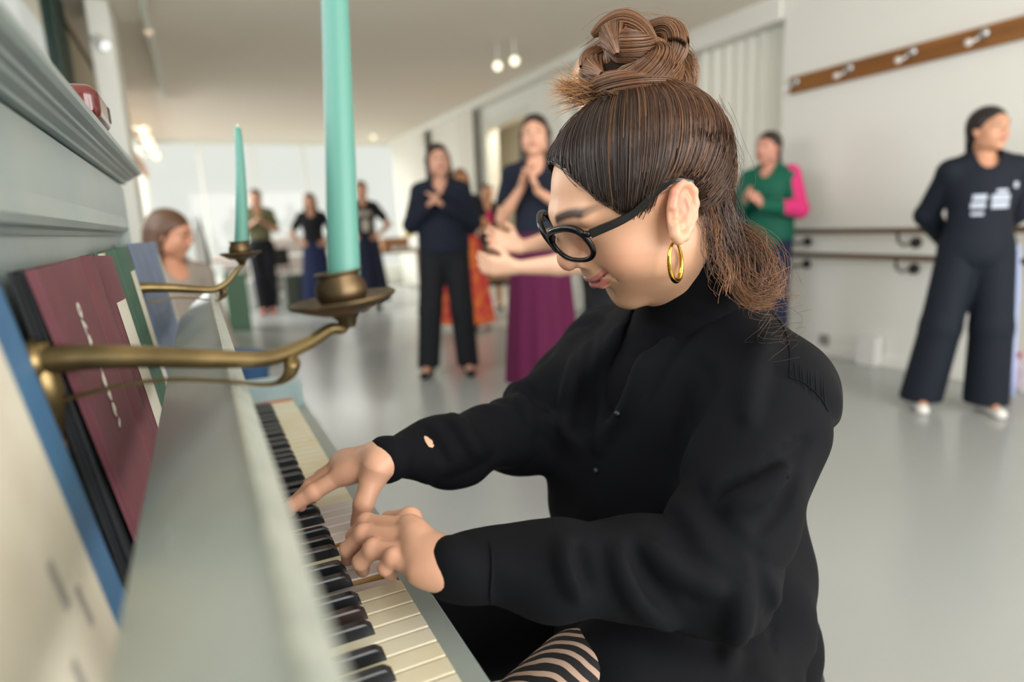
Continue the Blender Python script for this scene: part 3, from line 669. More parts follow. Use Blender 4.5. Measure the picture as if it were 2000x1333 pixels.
# ------------------------------------------------------------------ books leaning on the upper panel
def book(tn, tf, bn, bf, thick, cover, lab, crease=None, strip=None, creasem=None, label_to=1.0, cap=True):
    """front face corners: top near, top far, bottom near, bottom far (world points); the block goes back by thick"""
    tn, tf, bn, bf = [np.array(q, float) for q in (tn, tf, bn, bf)]
    nr = np.cross(bf-bn, tn-bn); nr /= np.linalg.norm(nr)
    if nr[0] < 0: nr = -nr
    def q(u, v, w): return (tn*(1-u)+tf*u)*(1-v)+(bn*(1-u)+bf*u)*v+nr*w
    b_ = thing('book', lab, 'book', tuple(bn), group=None); o = bn
    def slab(u0, u1, v0, v1, w0, w1):
        V = [q(u, v, w)-o for u in (u0, u1) for v in (v0, v1) for w in (w0, w1)]
        return V, [(0, 1, 3, 2), (4, 6, 7, 5), (0, 4, 5, 1), (2, 3, 7, 6), (0, 2, 6, 4), (1, 5, 7, 3)]
    cv = MB(); cv.add(*slab(0, (crease or 1)-.01 if crease else 1, 0, 1, -.003, 0)); cv.add(*slab(0, 1, 0, 1, -thick, -thick+.003))
    if crease:   # hinge groove and gently rounded spine zone
        n = 8; V = []
        for i in range(n+1):
            t = i/n; u = crease+(1-crease)*t; w_ = .0035*math.sin(t*math.pi)**.6-(.010*max(0, t-.75)/.25)
            V += [q(u, 0, w_)-o, q(u, 1, w_)-o]
        cv.add(V, [(2*i, 2*i+1, 2*i+3, 2*i+2) for i in range(n)], True)
        cv.add(*slab(.985, 1.0, 0, 1, -thick, -.006))
    cv.build('cover', cover, b_)
    MB().add(*slab(.02, .98, .008, .992, -thick+.003, -.004)).build('page_block', M['pages'] if cap else cover, b_)
    if crease: MB().add(*slab(crease-.012, crease+.004, 0, 1, -.004, -.0002)).build('hinge_groove', creasem or M['crease'], b_)
    if strip:
        u0, u1, v0, v1 = strip; V = []; n = 5
        for i in range(n+1):
            u = u0+(u1-u0)*i/n
            t = (u-crease)/(1-crease) if crease else 0; w_ = (.0035*math.sin(max(t, 0)*math.pi)**.6-(.010*max(0, t-.75)/.25) if crease else 0)+.0006
            V += [q(u, v0, w_)-o, q(u, v1, w_)-o]
        MB().add(V, [(2*i, 2*i+1, 2*i+3, 2*i+2) for i in range(n)], False).build('title_label', M['label'], b_)
    return b_, q
hx = lambda px, py, x: hit(px, py, 0, x)
def face(pn_, pf_, xt, xb, zb, xt2=None, xb2=None):
    """near/far top pixels, x of the face at the top and bottom, z of the bottom"""
    a = hx(*pn_, xt); b_ = hx(*pf_, xt2 or xt); dy = .02
    return a, b_, np.array([xb, a[1]+dy, zb]), np.array([xb2 or xb, b_[1]+dy, zb])
Zb = .80
f = face((47, 527), (120, 512), -.2585, -.222, Zb)
book(*f, .010, M['bk_black'], 'black cover standing behind the burgundy volume with years on it', cap=False)
f = face((70, 525), (178, 497), -.249, -.212, Zb); f[2][1] += .035
bb, qf = book(*f, .0062, M['bk_burg'], 'large burgundy volume with years in pale digits, behind the near sconce', crease=.70, creasem=M['bk_burg_d'], cap=False)
f = face((178, 500), (221, 502), -.2495, -.2125, Zb)
book(*f, .016, M['bk_burg'], 'burgundy volume with a long cream label, between the lettered one and the green one', crease=.12, strip=(.26, .93, .19, .97), creasem=M['bk_burg_d'])
f = face((184, 495), (251, 480), -.2515, -.2155, Zb)
f = (f[0]+np.array([-.004, .16, 0]), f[1], f[2]+np.array([-.004, .16, 0]), f[3])
book(*f, .016, M['bk_green'], 'dark green cloth volume with a cream label strip and pale crease', crease=.24, strip=(.52, .9, .13, .98))
f = face((253, 476), (305, 472), -.2525, -.218, Zb, -.236, -.20)
book(*f, .020, M['bk_blue'], 'slate blue volume at the far end of the row with a cream label', crease=.55, strip=(.80, .98, .10, .95), creasem=mat('blue_crease', lin(140, 150, 172), .6))
# lettering on the burgundy volume, reading down the cover
def lettering(txt, q, u, v0, size, parent, m_, name='lettering'):
    cu = bpy.data.curves.new(name, 'FONT'); cu.body = txt; cu.size = size; cu.offset = .0005; cu.extrude = .0002; cu.align_x = 'LEFT'; cu.align_y = 'CENTER'; cu.materials.append(m_)
    tmp = bpy.data.objects.new('tmp', cu); scene.collection.objects.link(tmp); me = bpy.data.meshes.new_from_object(tmp.evaluated_get(bpy.context.evaluated_depsgraph_get())); bpy.data.objects.remove(tmp)
    o = bpy.data.objects.new(name, me); scene.collection.objects.link(o); o.parent = parent
    a = Vector(q(u, v0, .0006)); dn = (Vector(q(u, v0+.1, .0006))-a).normalized(); ac = (Vector(q(u+.1, v0, .0006))-a).normalized()
    n_ = dn.cross(-ac).normalized() if True else None
    # text runs down the cover (x axis = down), letter tops towards the far side (+u)
    x_ = -dn; y_ = -ac; z_ = x_.cross(y_)
    o.matrix_world = Matrix.Identity(4); Mx = Matrix(((x_[0], y_[0], z_[0], a[0]), (x_[1], y_[1], z_[1], a[1]), (x_[2], y_[2], z_[2], a[2]), (0, 0, 0, 1)))
    o.matrix_parent_inverse = Matrix.Translation(-parent.location); o.matrix_basis = Mx; return o
lettering('1968-1970', qf, .33, .52, .026, bb, M['label'])
# the blue score with a cream cover standing closest to the camera
f = (np.array([-.258, -1.30, 1.085]), np.array([-.258, -1.005, 1.068]), np.array([-.218, -1.27, .80]), np.array([-.218, -.985, .80]))
sb, qs = book(*f, .018, M['bk_blue2'], 'blue music volume with a wide cream cover sheet, nearest of the row')
MB().add([np.array(qs(u, v, .0008))-sb.location for u, v in ((.0, .10), (.835, .10), (.835, .98), (.0, .98))], [(0, 1, 2, 3)]).build('cover_sheet', M['paper'], sb)
ink = mat('faded_print', lin(150, 146, 140), .8)
for (u, v, w_, h_) in ((.60, .50, .035, .10), (.68, .60, .03, .09), (.52, .66, .03, .07)):
    MB().add([np.array(qs(a, b_, .0014))-sb.location for a, b_ in ((u, v), (u+w_, v), (u+w_, v+h_), (u, v+h_))], [(0, 1, 2, 3)]).build('print_mark', ink, sb)
# maroon box on the lid
p0 = hit(222, 258, 2, 1.2285)
mb_ = thing('metronome_box', 'glossy maroon wooden box standing on top of the piano', 'box', (0, 0, 0))
F_ = Field((-.34, -.62, 1.20), (-.20, -.36, 1.30), .0025)
def rbox(F_, c, hs, r, mode='+'):
    X, Y, Z = F_.ax[0][:, None, None]-c[0], F_.ax[1][None, :, None]-c[1], F_.ax[2][None, None, :]-c[2]
    a, b, d = np.abs(X)-hs[0]+r, np.abs(Y)-hs[1]+r, np.abs(Z)-hs[2]+r
    q = np.sqrt(np.maximum(a, 0)**2+np.maximum(b, 0)**2+np.maximum(d, 0)**2)+np.minimum(np.maximum(a, np.maximum(b, d)), 0)-r
    F_.F = np.minimum(F_.F, q)
rbox(F_, (-.278, -.490, 1.2515), (.042, .062, .0215), .014)
V, Q = F_.net(); np_mesh('box_body', V, Q, M['maroon'], mb_)
MB().box((-.318, -.550, 1.2268), (-.238, -.430, 1.232), bev=.002).build('box_base', M['black'], mb_)
MB().box((-.2365, -.455, 1.243), (-.2352, -.440, 1.262), bev=.0005).build('box_slot', M['black'], mb_)
# ------------------------------------------------------------------ people
def skin_mat(name):
    m = mat(name, (.6, .4, .3, 1), .42, attr='tint', sss=.12, spec=.4, bump=(900, .12, .0006)); return m
M['skin'] = skin_mat('skin')
def cloth(name, col, rough=.85, bump=(900, .25, .0008), sheen=.25, noise=None, spec=.3): return mat(name, col, rough, bump=bump, sheen=sheen, noise=noise, spec=spec)
L3 = lambda r, g, b: np.array(lin(r, g, b)[:3])
def head_sdf(F, T, Rm, s=1.0, fine=False, face=True):
    """T: local -> world; Rm rotation; local axes: x to the person's right, y forward, z up, origin between the ears"""
    E = lambda c, r, k=.02, mode='+', R=None: F.ell(T(c), np.array(r)*s, Rm if R is None else Rm @ R, k*s, mode)
    Cp = lambda a, b, ra, rb=None, k=.015, mode='+': F.cap(T(a), T(b), ra*s, None if rb is None else rb*s, k*s, mode)
    E((0, -.006, .044), (.0745, .089, .076), .01)
    E((0, .022, .034), (.066, .073, .068), .02)
    E((0, .034, -.022), (.060, .053, .062), .03)
    E((0, .034, -.058), (.050, .050, .038), .03)
    E((0, .066, -.088), (.021, .019, .017), .022)
    for x in (-1, 1):
        E((x*.038, .056, -.022), (.027, .025, .026), .025)           # cheeks
        E((x*.050, .010, -.050), (.022, .034, .028), .03)            # jaw angle
        Cp((x*.012, .091, .044), (x*.044, .080, .043), .0085, .007, .02)    # brow
        if face: E((x*.031, .1035, .026), (.0165, .013, .0105), .010, '-')      # socket
        E((x*.031, .0815, .0245), (.0145, .0125, .0125), .004)       # lid over the eyeball
    if face:
        Cp((0, .094, .034), (0, .109, .000), .0080, .0108, .012)         # nose
        E((0, .1095, -.0075), (.0130, .0110, .0112), .010)
        for x in (-1, 1): E((x*.0140, .0985, -.0105), (.0078, .0090, .0075), .007)
        for x in (-1, 1): E((x*.0062, .1065, -.0165), (.0032, .0048, .003), .003, '-')
        E((0, .090, -.034), (.026, .012, .020), .012)                    # muzzle
        # smiling mouth
        for x in (-1, 1):
            Cp((x*.002, .0995, -.0385), (x*.018, .094, -.0375), .0036, .0028, .006)
            Cp((x*.018, .095, -.0375), (x*.0335, .081, -.0295), .0028, .0014, .006)
            Cp((x*.001, .0965, -.0497), (x*.017, .0920, -.0477), .0046, .0038, .006)
            Cp((x*.017, .0935, -.0475), (x*.0325, .0805, -.0335), .0038, .0014, .006)
            if fine:
                Cp((0, .1025, -.0440), (x*.016, .098, -.0425), .0026, .0018, .002, '-')
                Cp((x*.016, .099, -.0425), (x*.0335, .0835, -.0312), .0020, .0008, .003, '-')
                # smile fold from the nostril round the mouth corner
                Cp((x*.0215, .1, -.0135), (x*.0345, .088, -.028), .0024, .0020, .006, '-'); Cp((x*.0345, .088, -.028), (x*.0385, .077, -.043), .0018, .0004, .008, '-')
        E((0, .092, -.0640), (.016, .008, .006), .008, '-')
    for x in (-1, 1):     # ears
        Rz = np.array(Matrix.Rotation(x*-.42, 3, 'Z') @ Matrix.Rotation(.72, 3, 'X'))
        c0 = np.array((x*.0785, -.004, .001))
        if fine:
            E(c0, (.0055, .0185, .030), .005, R=Rz)
            pts = [(.012, -.012), (.0145, .002), (.0125, .018), (.004, .028), (-.007, .0295), (-.016, .023), (-.0195, .010), (-.0185, -.004), (-.0135, -.016), (-.006, -.026), (.003, -.0305), (.008, -.026), (.0085, -.018)]
            w3 = lambda y, z, o=.003: c0+Rz @ np.array([x*o, y, z])
            for i in range(1, len(pts)-1):
                Cp(w3(*pts[i], .004), w3(*pts[i+1], .004), .0042 if i < 9 else .0052, .0042 if i < 8 else .0052, .004)
            E(w3(-.002, .004, .0085), (.005, .0085, .0125), .004, '-', R=Rz)       # concha
            E(w3(.001, -.006, .0065), (.006, .0060, .0075), .003, '-', R=Rz)
            Cp(w3(-.0085, -.012, .004), w3(-.0115, .004, .004), .0026, .0028, .003); Cp(w3(-.0115, .004, .004), w3(-.004, .015, .004), .0028, .0022, .003)
            Cp(w3(.0095, -.008, .004), w3(.0105, -.001, .004), .0036, .0030, .003)
        else: E(c0, (.007, .017, .030), .006, R=Rz)
def finger(F, pts, rs, k=.0035):
    for i in range(len(pts)-1): F.cap(pts[i], pts[i+1], rs[i], rs[i+1], k)

from mathutils.bvhtree import BVHTree
# ---- the pianist -------------------------------------------------------------------------------
HR = np.array([[.199,.964,.179],[-.816,.264,-.514],[-.543,-.043,.839]]).T
HR, _ = np.linalg.qr(HR) if False else (HR, 0)
for _i in range(3): HR = .5*(HR+np.linalg.inv(HR).T)
HC = np.array([.320,-.854,1.106])
HT = lambda c: HR @ np.asarray(c, float)+HC
F = Field((.14, -1.02, .93), (.50, -.74, 1.27), .0017)
head_sdf(F, HT, HR, 1.0, fine=True)
nb = np.array([.435, -.815, .945])
F.cap(HT((0, -.030, -.035)), HT((0, -.03, -.035))*.35+nb*.65, .056, .060, .03)
F.cap(HT((0, .022, -.066)), HT((0, -.02, -.11)), .040, .045, .03)
V1, Q1 = F.net(); V1 = relax(V1, Q1, 1)
loc1 = (V1-HC) @ HR
def skin_color(l, base=(204, 158, 128)):
    c = np.tile(L3(*base), (len(l), 1)); ax = np.abs(l[:, 0])
    def mix(col, w):
        nonlocal c
        w = np.clip(w, 0, 1)[:, None]; c = c*(1-w)+L3(*col)*w
    g = lambda p, r: np.exp(-(((ax-p[0])/r[0])**2+((l[:, 1]-p[1])/r[1])**2+((l[:, 2]-p[2])/r[2])**2))
    mix((212, 138, 118), .55*g((.045, .06, -.018), (.022, .03, .022)))
    mix((206, 128, 108), .5*g((0, .12, -.006), (.014, .014, .012)))
    mix((206, 112, 96), .6*g((.083, -.01, .012), (.012, .022, .03)))
    mix((150, 96, 78), .35*g((.031, .092, .028), (.016, .012, .008)))
    return c, mix, g
c1, mix, g = skin_color(loc1)
# lips
lx = np.abs(loc1[:, 0]); ly = loc1[:, 1]; lz = loc1[:, 2]
zc = -.0440+.0128*(lx/.034)**2
up_ = np.clip(1-np.abs((lz-(zc+.0040))/.0040), 0, 1); lo_ = np.clip(1-np.abs((lz-(zc-.0062))/.0058)**2, 0, 1)
wl = np.clip((up_+lo_)*3, 0, 1)*(lx < .033)*(ly > .074); cc = np.clip((.034-lx)/.007, 0, 1)
c1 = c1*(1-(.85*wl*cc)[:, None])+L3(176, 96, 98)*(.85*wl*cc)[:, None]
w = np.clip(1.2-np.abs(lz-(zc+.0002))/.0016, 0, 1)*(lx < .0325)*(ly > .076)*.85; c1 = c1*(1-w[:, None])+L3(92, 42, 40)*w[:, None]
# eyebrows are hair, tinted onto the brow in fine broken strokes
def brow_w(l):
    ax = np.abs(l[:, 0]); zz = .0475+.0045*np.sin((ax-.012)/.040*np.pi*.8)-.12*np.maximum(ax-.044, 0)
    w = np.clip(1.5-np.abs(l[:, 2]-zz)/(.0050-.040*np.maximum(ax-.02, 0)), 0, 1)*np.clip((ax-.008)/.006, 0, 1)*np.clip((.060-ax)/.010, 0, 1)*(l[:, 1] > .04)
    return w
w = brow_w(loc1)*.95; c1 = c1*(1-w[:, None])+L3(46, 34, 30)*w[:, None]
# lash line of the lowered lid
w = np.clip(1.3-np.abs(lz-(.0165+.10*(lx-.031)**2*40*.1))/.0016, 0, 1)*np.clip(1.2-np.abs(lx-.031)/.0135, 0, 1)*(ly > .082); w = np.clip(w, 0, .9)
c1 = c1*(1-w[:, None])+L3(40, 30, 28)*w[:, None]

# hands -----------------------------------------------------------------------------------------
def hz(px, py, z): return hit(px, py, 2, z)
lw = at(862, 1102, .602)        # left wrist
FL = Field((-.11, -1.02, .690), (.115, -.74, .84), .0013)
Lh = {'index': [at(800, 1030, .640), at(716, 1022, .668), at(692, 1048, .675), hz(690, 1072, .7335)],
      'middle': [at(806, 1052, .622), at(711, 1044, .646), at(680, 1073, .652), hz(680, 1093, .7325)],
      'ring': [at(810, 1082, .605), at(729, 1073, .622), at(705, 1098, .628), hz(709, 1115, .7315)],
      'pinky': [at(818, 1115, .592), at(768, 1090, .603), at(753, 1109, .606), hz(764, 1124, .7305)]}
rad = {'index': (.0100, .0094, .0086, .0074), 'middle': (.0102, .0096, .0087, .0075), 'ring': (.0098, .0092, .0084, .0073), 'pinky': (.0090, .0082, .0076, .0066)}
def build_hand(Fd, Hd, wrist, inner, radd, thumb, trad, fore):
    for k_, p in Hd.items():
        w_ = wrist+inner[k_]
        Fd.cap(w_, p[0], .0145, radd[k_][0]+.0030, .014)
    ks = list(Hd)
    for a, b_ in zip(ks, ks[1:]): Fd.cap(Hd[a][0]*.8+wrist*.2, Hd[b_][0]*.8+wrist*.2, .010, .010, .012)
    for k_, p in Hd.items():
        finger(Fd, p, radd[k_], .0028)
        Fd.ell(p[1], radd[k_][1]*1.10, None, .004)        # knuckle
    finger(Fd, thumb, trad, .006)
    Fd.cap(wrist, wrist+fore, .0228, .0240, .016)
yv = np.array([0, 1.0, 0])
build_hand(FL, Lh, lw, {'index': yv*.014+[0, 0, .002], 'middle': yv*.005+[0, 0, .004], 'ring': yv*-.005+[0, 0, .002], 'pinky': yv*-.014+[0, 0, -.002]}, rad,
           [lw+np.array([-.015, .018, -.008]), at(800, 1016, .665), at(762, 1019, .700), hz(722, 1040, .7325)], (.016, .0125, .0105, .0088), np.array([.062, -.018, -.012]))
V2, Q2 = FL.net()
rw = at(748, 897, .806)         # right wrist
FR_ = Field((-.14, -.78, .690), (.10, -.53, .87), .0013)
Rh = {'index': [at(668, 929, .806), at(612, 963, .800), at(572, 988, .797), hz(549, 1003, .7405)],
      'middle': [at(664, 915, .828), at(606, 955, .828), at(572, 985, .822), hz(566, 1000, .7405)],
      'ring': [at(664, 905, .848), at(612, 945, .850), at(586, 972, .846), hz(588, 990, .7395)],
      'pinky': [at(668, 899, .866), at(628, 930, .872), at(606, 955, .87), hz(606, 972, .7385)]}
build_hand(FR_, Rh, rw, {'index': yv*-.014+[0, 0, 0], 'middle': yv*-.005+[0, 0, .004], 'ring': yv*.005+[0, 0, .003], 'pinky': yv*.014+[0, 0, 0]},
           {'index': (.0115, .0100, .0088, .0072), 'middle': (.0112, .0098, .0088, .0072), 'ring': (.0108, .0094, .0085, .007), 'pinky': (.010, .0086, .0078, .0066)},
           [rw+np.array([-.012, -.016, -.004]), at(727, 938, .787), at(710, 985, .772), hz(699, 1022, .7335)], (.0195, .0150, .0118, .0094), np.array([.060, .012, -.001]))
V3, Q3 = FR_.net()
def hand_color(V, Hd, extra=()):
    c = np.tile(L3(206, 158, 132), (len(V), 1))
    for p in list(Hd.values()):
        for q_, r_, a_ in ((p[1], .009, .35), (p[3], .010, .45), (p[2], .007, .18)):
            w = a_*np.exp(-((V-q_)**2).sum(1)/r_**2); c = c*(1-w[:, None])+L3(208, 126, 108)*w[:, None]
    for q_, r_, col, a_ in extra:
        w = a_*np.exp(-((V-q_)**2).sum(1)/r_**2); c = c*(1-w[:, None])+L3(*col)*w[:, None]
    return c
c2 = hand_color(V2, Lh, [(lw, .02, (212, 150, 124), .3)]); c3 = hand_color(V3, Rh, [(at(629, 931, .795), .0022, (176, 66, 60), .9), (at(697, 1020, .78), .014, (212, 132, 110), .5)])
# hidden arms and trunk so that the body is one mesh
FB = Field((-.02, -1.12, .50), (.62, -.48, 1.0), .009)
JL = dict(sh=np.array([.43, -.955, .885]), el=at(1375, 1120, .66), wr=lw); JR = dict(sh=np.array([.42, -.635, .88]), el=at(1015, 845, .93), wr=rw)
for J in (JL, JR):
    FB.cap(J['sh'], J['el'], .050, .040, .03); FB.cap(J['el'], J['wr']*.75+J['el']*.25, .040, .027, .02)
FB.ell((.43, -.795, .76), (.11, .16, .20), None, .05); FB.cap(nb, (.43, -.8, .88), .055, .07, .03); FB.cap((.42, -.8, .62), (.42, -.8, .59), .11, .11, .04)
V4, Q4 = FB.net(); c4 = np.tile(L3(217, 172, 142), (len(V4), 1))
def join(parts):
    Vs, Qs, Cs = [], [], []; o = 0
    for V, Q, c in parts: Vs.append(V); Qs.append(Q+o); Cs.append(c); o += len(V)
    return np.concatenate(Vs), np.concatenate(Qs), np.concatenate(Cs)
V, Q, c = join([(V1, Q1, c1), (V2, Q2, c2), (V3, Q3, c3), (V4, Q4, c4)])
woman = np_mesh('person', V, Q, M['skin'], color=c, label='seated person in black jacket and glasses, hair in high bun, playing the piano', cat='person')

# eyes, glasses, earring ------------------------------------------------------------------------
M['eye'] = mat('eye_white', lin(225, 220, 214), .15)
loc_tube = lambda pts: [HT(p) for p in pts]
gl = MB(); gdark = M['acetate']
def gframe(u, v, x):   # lens plane coordinates to local head coordinates: u outward, v up
    yy = .1125-.010*(u/.026)-.004*(u/.026)**2*(u > 0)+.10*v*1.0
    return np.array([x*(.034+u), yy-.006, .022+v])
def rim_outline(n=40):
    o = []
    for i in range(n):
        a = 2*math.pi*i/n; ca, sa = math.cos(a), math.sin(a)
        u = .0270*np.sign(ca)*abs(ca)**.70; v = .0225*np.sign(sa)*abs(sa)**.78
        if v > 0: v += .0025*u/.0245
        o.append((u, v*(1.0 if v > 0 else .98)))
    return o
for x in (-1, 1):
    pts = [HT(gframe(u, v, x)) for u, v in rim_outline()]
    rr = [(.0027+.0014*max(0, math.sin(2*math.pi*i/40))**.7+.0007*max(0, math.cos(2*math.pi*i/40))) for i in range(40)]
    gl.tube(pts, rr, 10, closed=True)
    a = HT(gframe(.0265, .012, x)); b_ = HT((x*.0670, .088, .032)); gl.tube([a, b_], [.0038, .0034], 8)      # end piece
    e0 = HT((x*.0670, .088, .032)); e1 = HT((x*.0765, .045, .0275)); e2 = HT((x*.0780, .010, .0335)); e3 = HT((x*.0785, -.014, .0330)); e4 = HT((x*.0745, -.032, .018))
    ta = catmull([e0, e1, e2, e3, e4], 6)
    up = HR @ np.array([0, 0, 1.0])
    # flat temple arm, taller than thick
    V = []; seg = 4; n = len(ta)
    for i, p in enumerate(ta):
        t = ta[min(i+1, n-1)]-ta[max(i-1, 0)]; t /= np.linalg.norm(t); w = np.cross(t, up); w /= np.linalg.norm(w); v = np.cross(w, t); hh = np.interp(i/n, [0, .2, .6, .75, 1], [.0050, .0042, .0034, .0018, .0018])
        for a_, b2 in ((1, .75), (.75, 1), (-.75, 1), (-1, .75), (-1, -.75), (-.75, -1), (.75, -1), (1, -.75)): V.append(p+w*.0015*a_+v*hh*b2)
    Fq = [(i*8+j, i*8+(j+1) % 8, (i+1)*8+(j+1) % 8, (i+1)*8+j) for i in range(n-1) for j in range(8)]+[tuple(range(8))[::-1], tuple(range((n-1)*8, n*8))]
    gl.add(V, Fq, False)
br = [HT(gframe(-.0235, .006, -1)), HT((-.005, .112, .0300)), HT((.005, .112, .0300)), HT(gframe(-.0235, .006, 1))]
gl.tube(catmull(br, 5), .0026, 10)
glo = gl.build('spectacles', gdark, woman)
le = MB()
for x in (-1, 1):
    o = [HT(gframe(u*.95, v*.95, x)) for u, v in rim_outline(28)]; le.add(o, [tuple(range(28))], False)
le.build('lens', M['lens'], glo)
# hoop earring hanging from the lobe
lobe = HT((-.0835, .016, -.024))
er = MB(); pts = []; rr = []
hd = np.array([.35, .2, 0]); ear_n = np.cross(CR, [0, 0, 1]); 
e1 = (CR*.62+_fw*.75); e1 /= np.linalg.norm(e1); e2 = np.array([.02, 0, -1.0])
Rr = .0205
for i in range(48):
    a = 2*math.pi*i/48; pts.append(lobe+e2*Rr*(1.02-math.cos(a))+e1*(.0150)*math.sin(a)); rr.append(.0012+.0017*(.5-.5*math.cos(a))**.6)
er.tube(pts, rr, 12, closed=True); er.tube([lobe+np.array([0, 0, .003]), lobe+np.array([0, 0, -.002])], .0010, 8)
er.build('earring', M['gold'], woman)
# teeth glimpsed in the smile
MB().ball(HT((0, .0915, -.0425)), (.016, .010, .0035), 12).build('teeth', mat('teeth', lin(215, 205, 195), .3), woman)

# hair ------------------------------------------------------------------------------------------
def hair_mat(name, root, tip, rough=.38):
    m = mat(name, root, rough, spec=.55, attr='tint'); b = m.node_tree.nodes['Principled BSDF']; b.inputs['Anisotropic'].default_value = .0
    return m
M['hair'] = hair_mat('brown_hair', lin(60, 42, 32), lin(140, 92, 56))
SC = np.array([0, .001, .046]); SR = np.array([.080, .1015, .0815])
bun_l = HR.T @ (at(1236, 132, .735)-HC)
bunC = np.array([0.006, bun_l[1], bun_l[2]]) if False else bun_l
base_l = HR.T @ (at(1225, 200, .735)-HC)
FH = Field((.14, -1.03, .93), (.56, -.70, 1.37), .0022)
El = lambda c_, r_, k=.02, mode='+': FH.ell(HT(c_), r_, HR, k, mode)
El(SC, SR-.003, .01); El((0, -.050, .032), (.073, .066, .071), .03); El((0, -.050, -.005), (.058, .046, .062), .03); El((0, -.060, -.05), (.040, .034, .045), .03)
# cut away the face and the ears
nF = HR @ np.array([0, .80, -.60]); nF /= np.linalg.norm(nF)
FC = Field((.14, -1.03, .93), (.56, -.70, 1.37), .0022)
FC.ell(HT((0, .070, -.005)), (.074, .060, .106), HR, 0); FC.ell(HT((0, .040, -.045)), (.10, .055, .080), HR, .012)
for x in (-1, 1): FC.ell(HT((x*.084, -.006, -.004)), (.028, .033, .046), HR, .006)
FH.F = np.maximum(FH.F, -FC.F)
FH.cap(HT(base_l*.6+SC*.4), at(1232, 165, .735), .036, .040, .02)
FH.ell(at(1230, 150, .735), .042, None, .012)
Vh, Qh = FH.net()
lh = (Vh-HC) @ HR
ch = np.tile(L3(48, 36, 30), (len(Vh), 1))
hair = np_mesh('hair', Vh, Qh, mat('hair_base', lin(40, 29, 23), .95, spec=.1), woman, color=ch)
# strands as thin three-sided tubes
SV, SF, SCc = [], [], []
def strands(P_, r0, r1, cols):
    """P_: (n, m, 3) world polylines"""
    P_ = np.asarray(P_, float); n, m_, _ = P_.shape; T_ = np.gradient(P_, axis=1); T_ /= np.linalg.norm(T_, axis=2, keepdims=True)+1e-12
    A = np.cross(T_, np.array([.3, .2, .93])); A /= np.linalg.norm(A, axis=2, keepdims=True)+1e-9; B = np.cross(T_, A)
    t = np.linspace(0, 1, m_)[None, :, None]; R_ = (r0+(r1-r0)*t)*np.ones((n, 1, 1))
    vs = np.stack([P_+R_*(math.cos(a)*A+math.sin(a)*B) for a in (0, 2.094, 4.189)], 2)   # n,m,3,3
    base = sum(len(q) for q in SV); SV.append(vs.reshape(-1, 3))
    i = np.arange(n)[:, None, None]; j = np.arange(m_-1)[None, :, None]; k = np.arange(3)[None, None, :]
    f = lambda jj, kk: base+(i*m_+jj)*3+kk
    q = np.stack([f(j, k), f(j, (k+1) % 3), f(j+1, (k+1) % 3), f(j+1, k)], -1).reshape(-1, 4); SF.append(q)
    SCc.append(np.repeat(np.asarray(cols).reshape(n, -1, 3)*np.ones((1, m_, 1)), 3, axis=1).reshape(-1, 3) if np.asarray(cols).ndim == 3 else np.repeat(np.repeat(np.asarray(cols), m_, 0), 3, 0))
rng = np.random.default_rng(7)
dark, mid, lite, gold_ = L3(46, 34, 29), L3(86, 58, 42), L3(140, 96, 62), L3(186, 134, 82)
def scol(n, base, var=.35):
    w = rng.random((n, 1)); k = .65+.7*rng.random((n, 1)); return base*k*(1-var*w)+mid*var*w
# 1. scalp strands swept from the hairline up to the bun
def sph(d): return SC+SR*d
bd = (base_l-SC)/SR; bd /= np.linalg.norm(bd)
N = 7000; roots = []
hb = BVHTree.FromPolygons([tuple(v) for v in Vh], [tuple(int(i) for i in q) for q in Qh])
while len(roots) < N:
    l = lh[rng.integers(len(lh))]; d = (l-SC)/SR; d /= np.linalg.norm(d)
    # hairline: front edge height depends on the side angle
    if rng.random() < .5 and l[2] > .10: continue
    if d @ bd > .86: continue
    roots.append(d)
roots = np.array(roots); m_ = 18; t = np.linspace(0, 1, m_)[None, :, None]
ang = np.arccos(np.clip(roots @ bd, -1, 1))[:, None, None]; tgt = bd[None]
Sl = (np.sin((1-t)*ang)*roots[:, None, :]+np.sin(t*ang)*tgt[:, None, :])/np.sin(ang)
lift = .0005+.005*np.sin(t*np.pi)*(.3+.9*rng.random((N, 1, 1)))+.010*np.clip(-roots[:, None, 1:2], 0, 1)*np.sin(t*np.pi)
cl = np.round(np.arctan2(roots[:, 0], roots[:, 2])*14)/14     # clumps give the grooves between locks
groove = .0022*np.sin(np.arctan2(roots[:, 1], roots[:, 0])*26)[:, None, None]*np.sin(t*np.pi)
Pl = SC+Sl*(SR+lift*1.0+groove)
Pw = Pl @ HR.T+HC
LF = (.0003+.0016*rng.random((N, 1))+.004*rng.random((N, 1))**8)*np.ones((1, m_))
for i_ in range(N):
    for j_ in range(m_):
        h_ = hb.find_nearest(Pw[i_, j_])
        Pw[i_, j_] = np.array(h_[0])+np.array(h_[1])*LF[i_, j_]
Pw[:, 1:-1] = (Pw[:, :-2]+2*Pw[:, 1:-1]+Pw[:, 2:])/4
Pw += (groove*.5)*((Pw-HC)/np.linalg.norm(Pw-HC, axis=2, keepdims=True))
frontness = np.clip((roots[:, 1]+.15)*1.6, 0, 1)[:, None]
cb = dark*frontness+(mid*.95)*(1-frontness); cb = cb*(.7+.6*rng.random((N, 1)))
hl = (rng.random((N, 1)) < .10*(1-frontness)+.02); cb = np.where(hl, lite*.8, cb)
colg = cb[:, None, :]*(1+.25*t)
strands(Pw, .00042, .00032, colg)
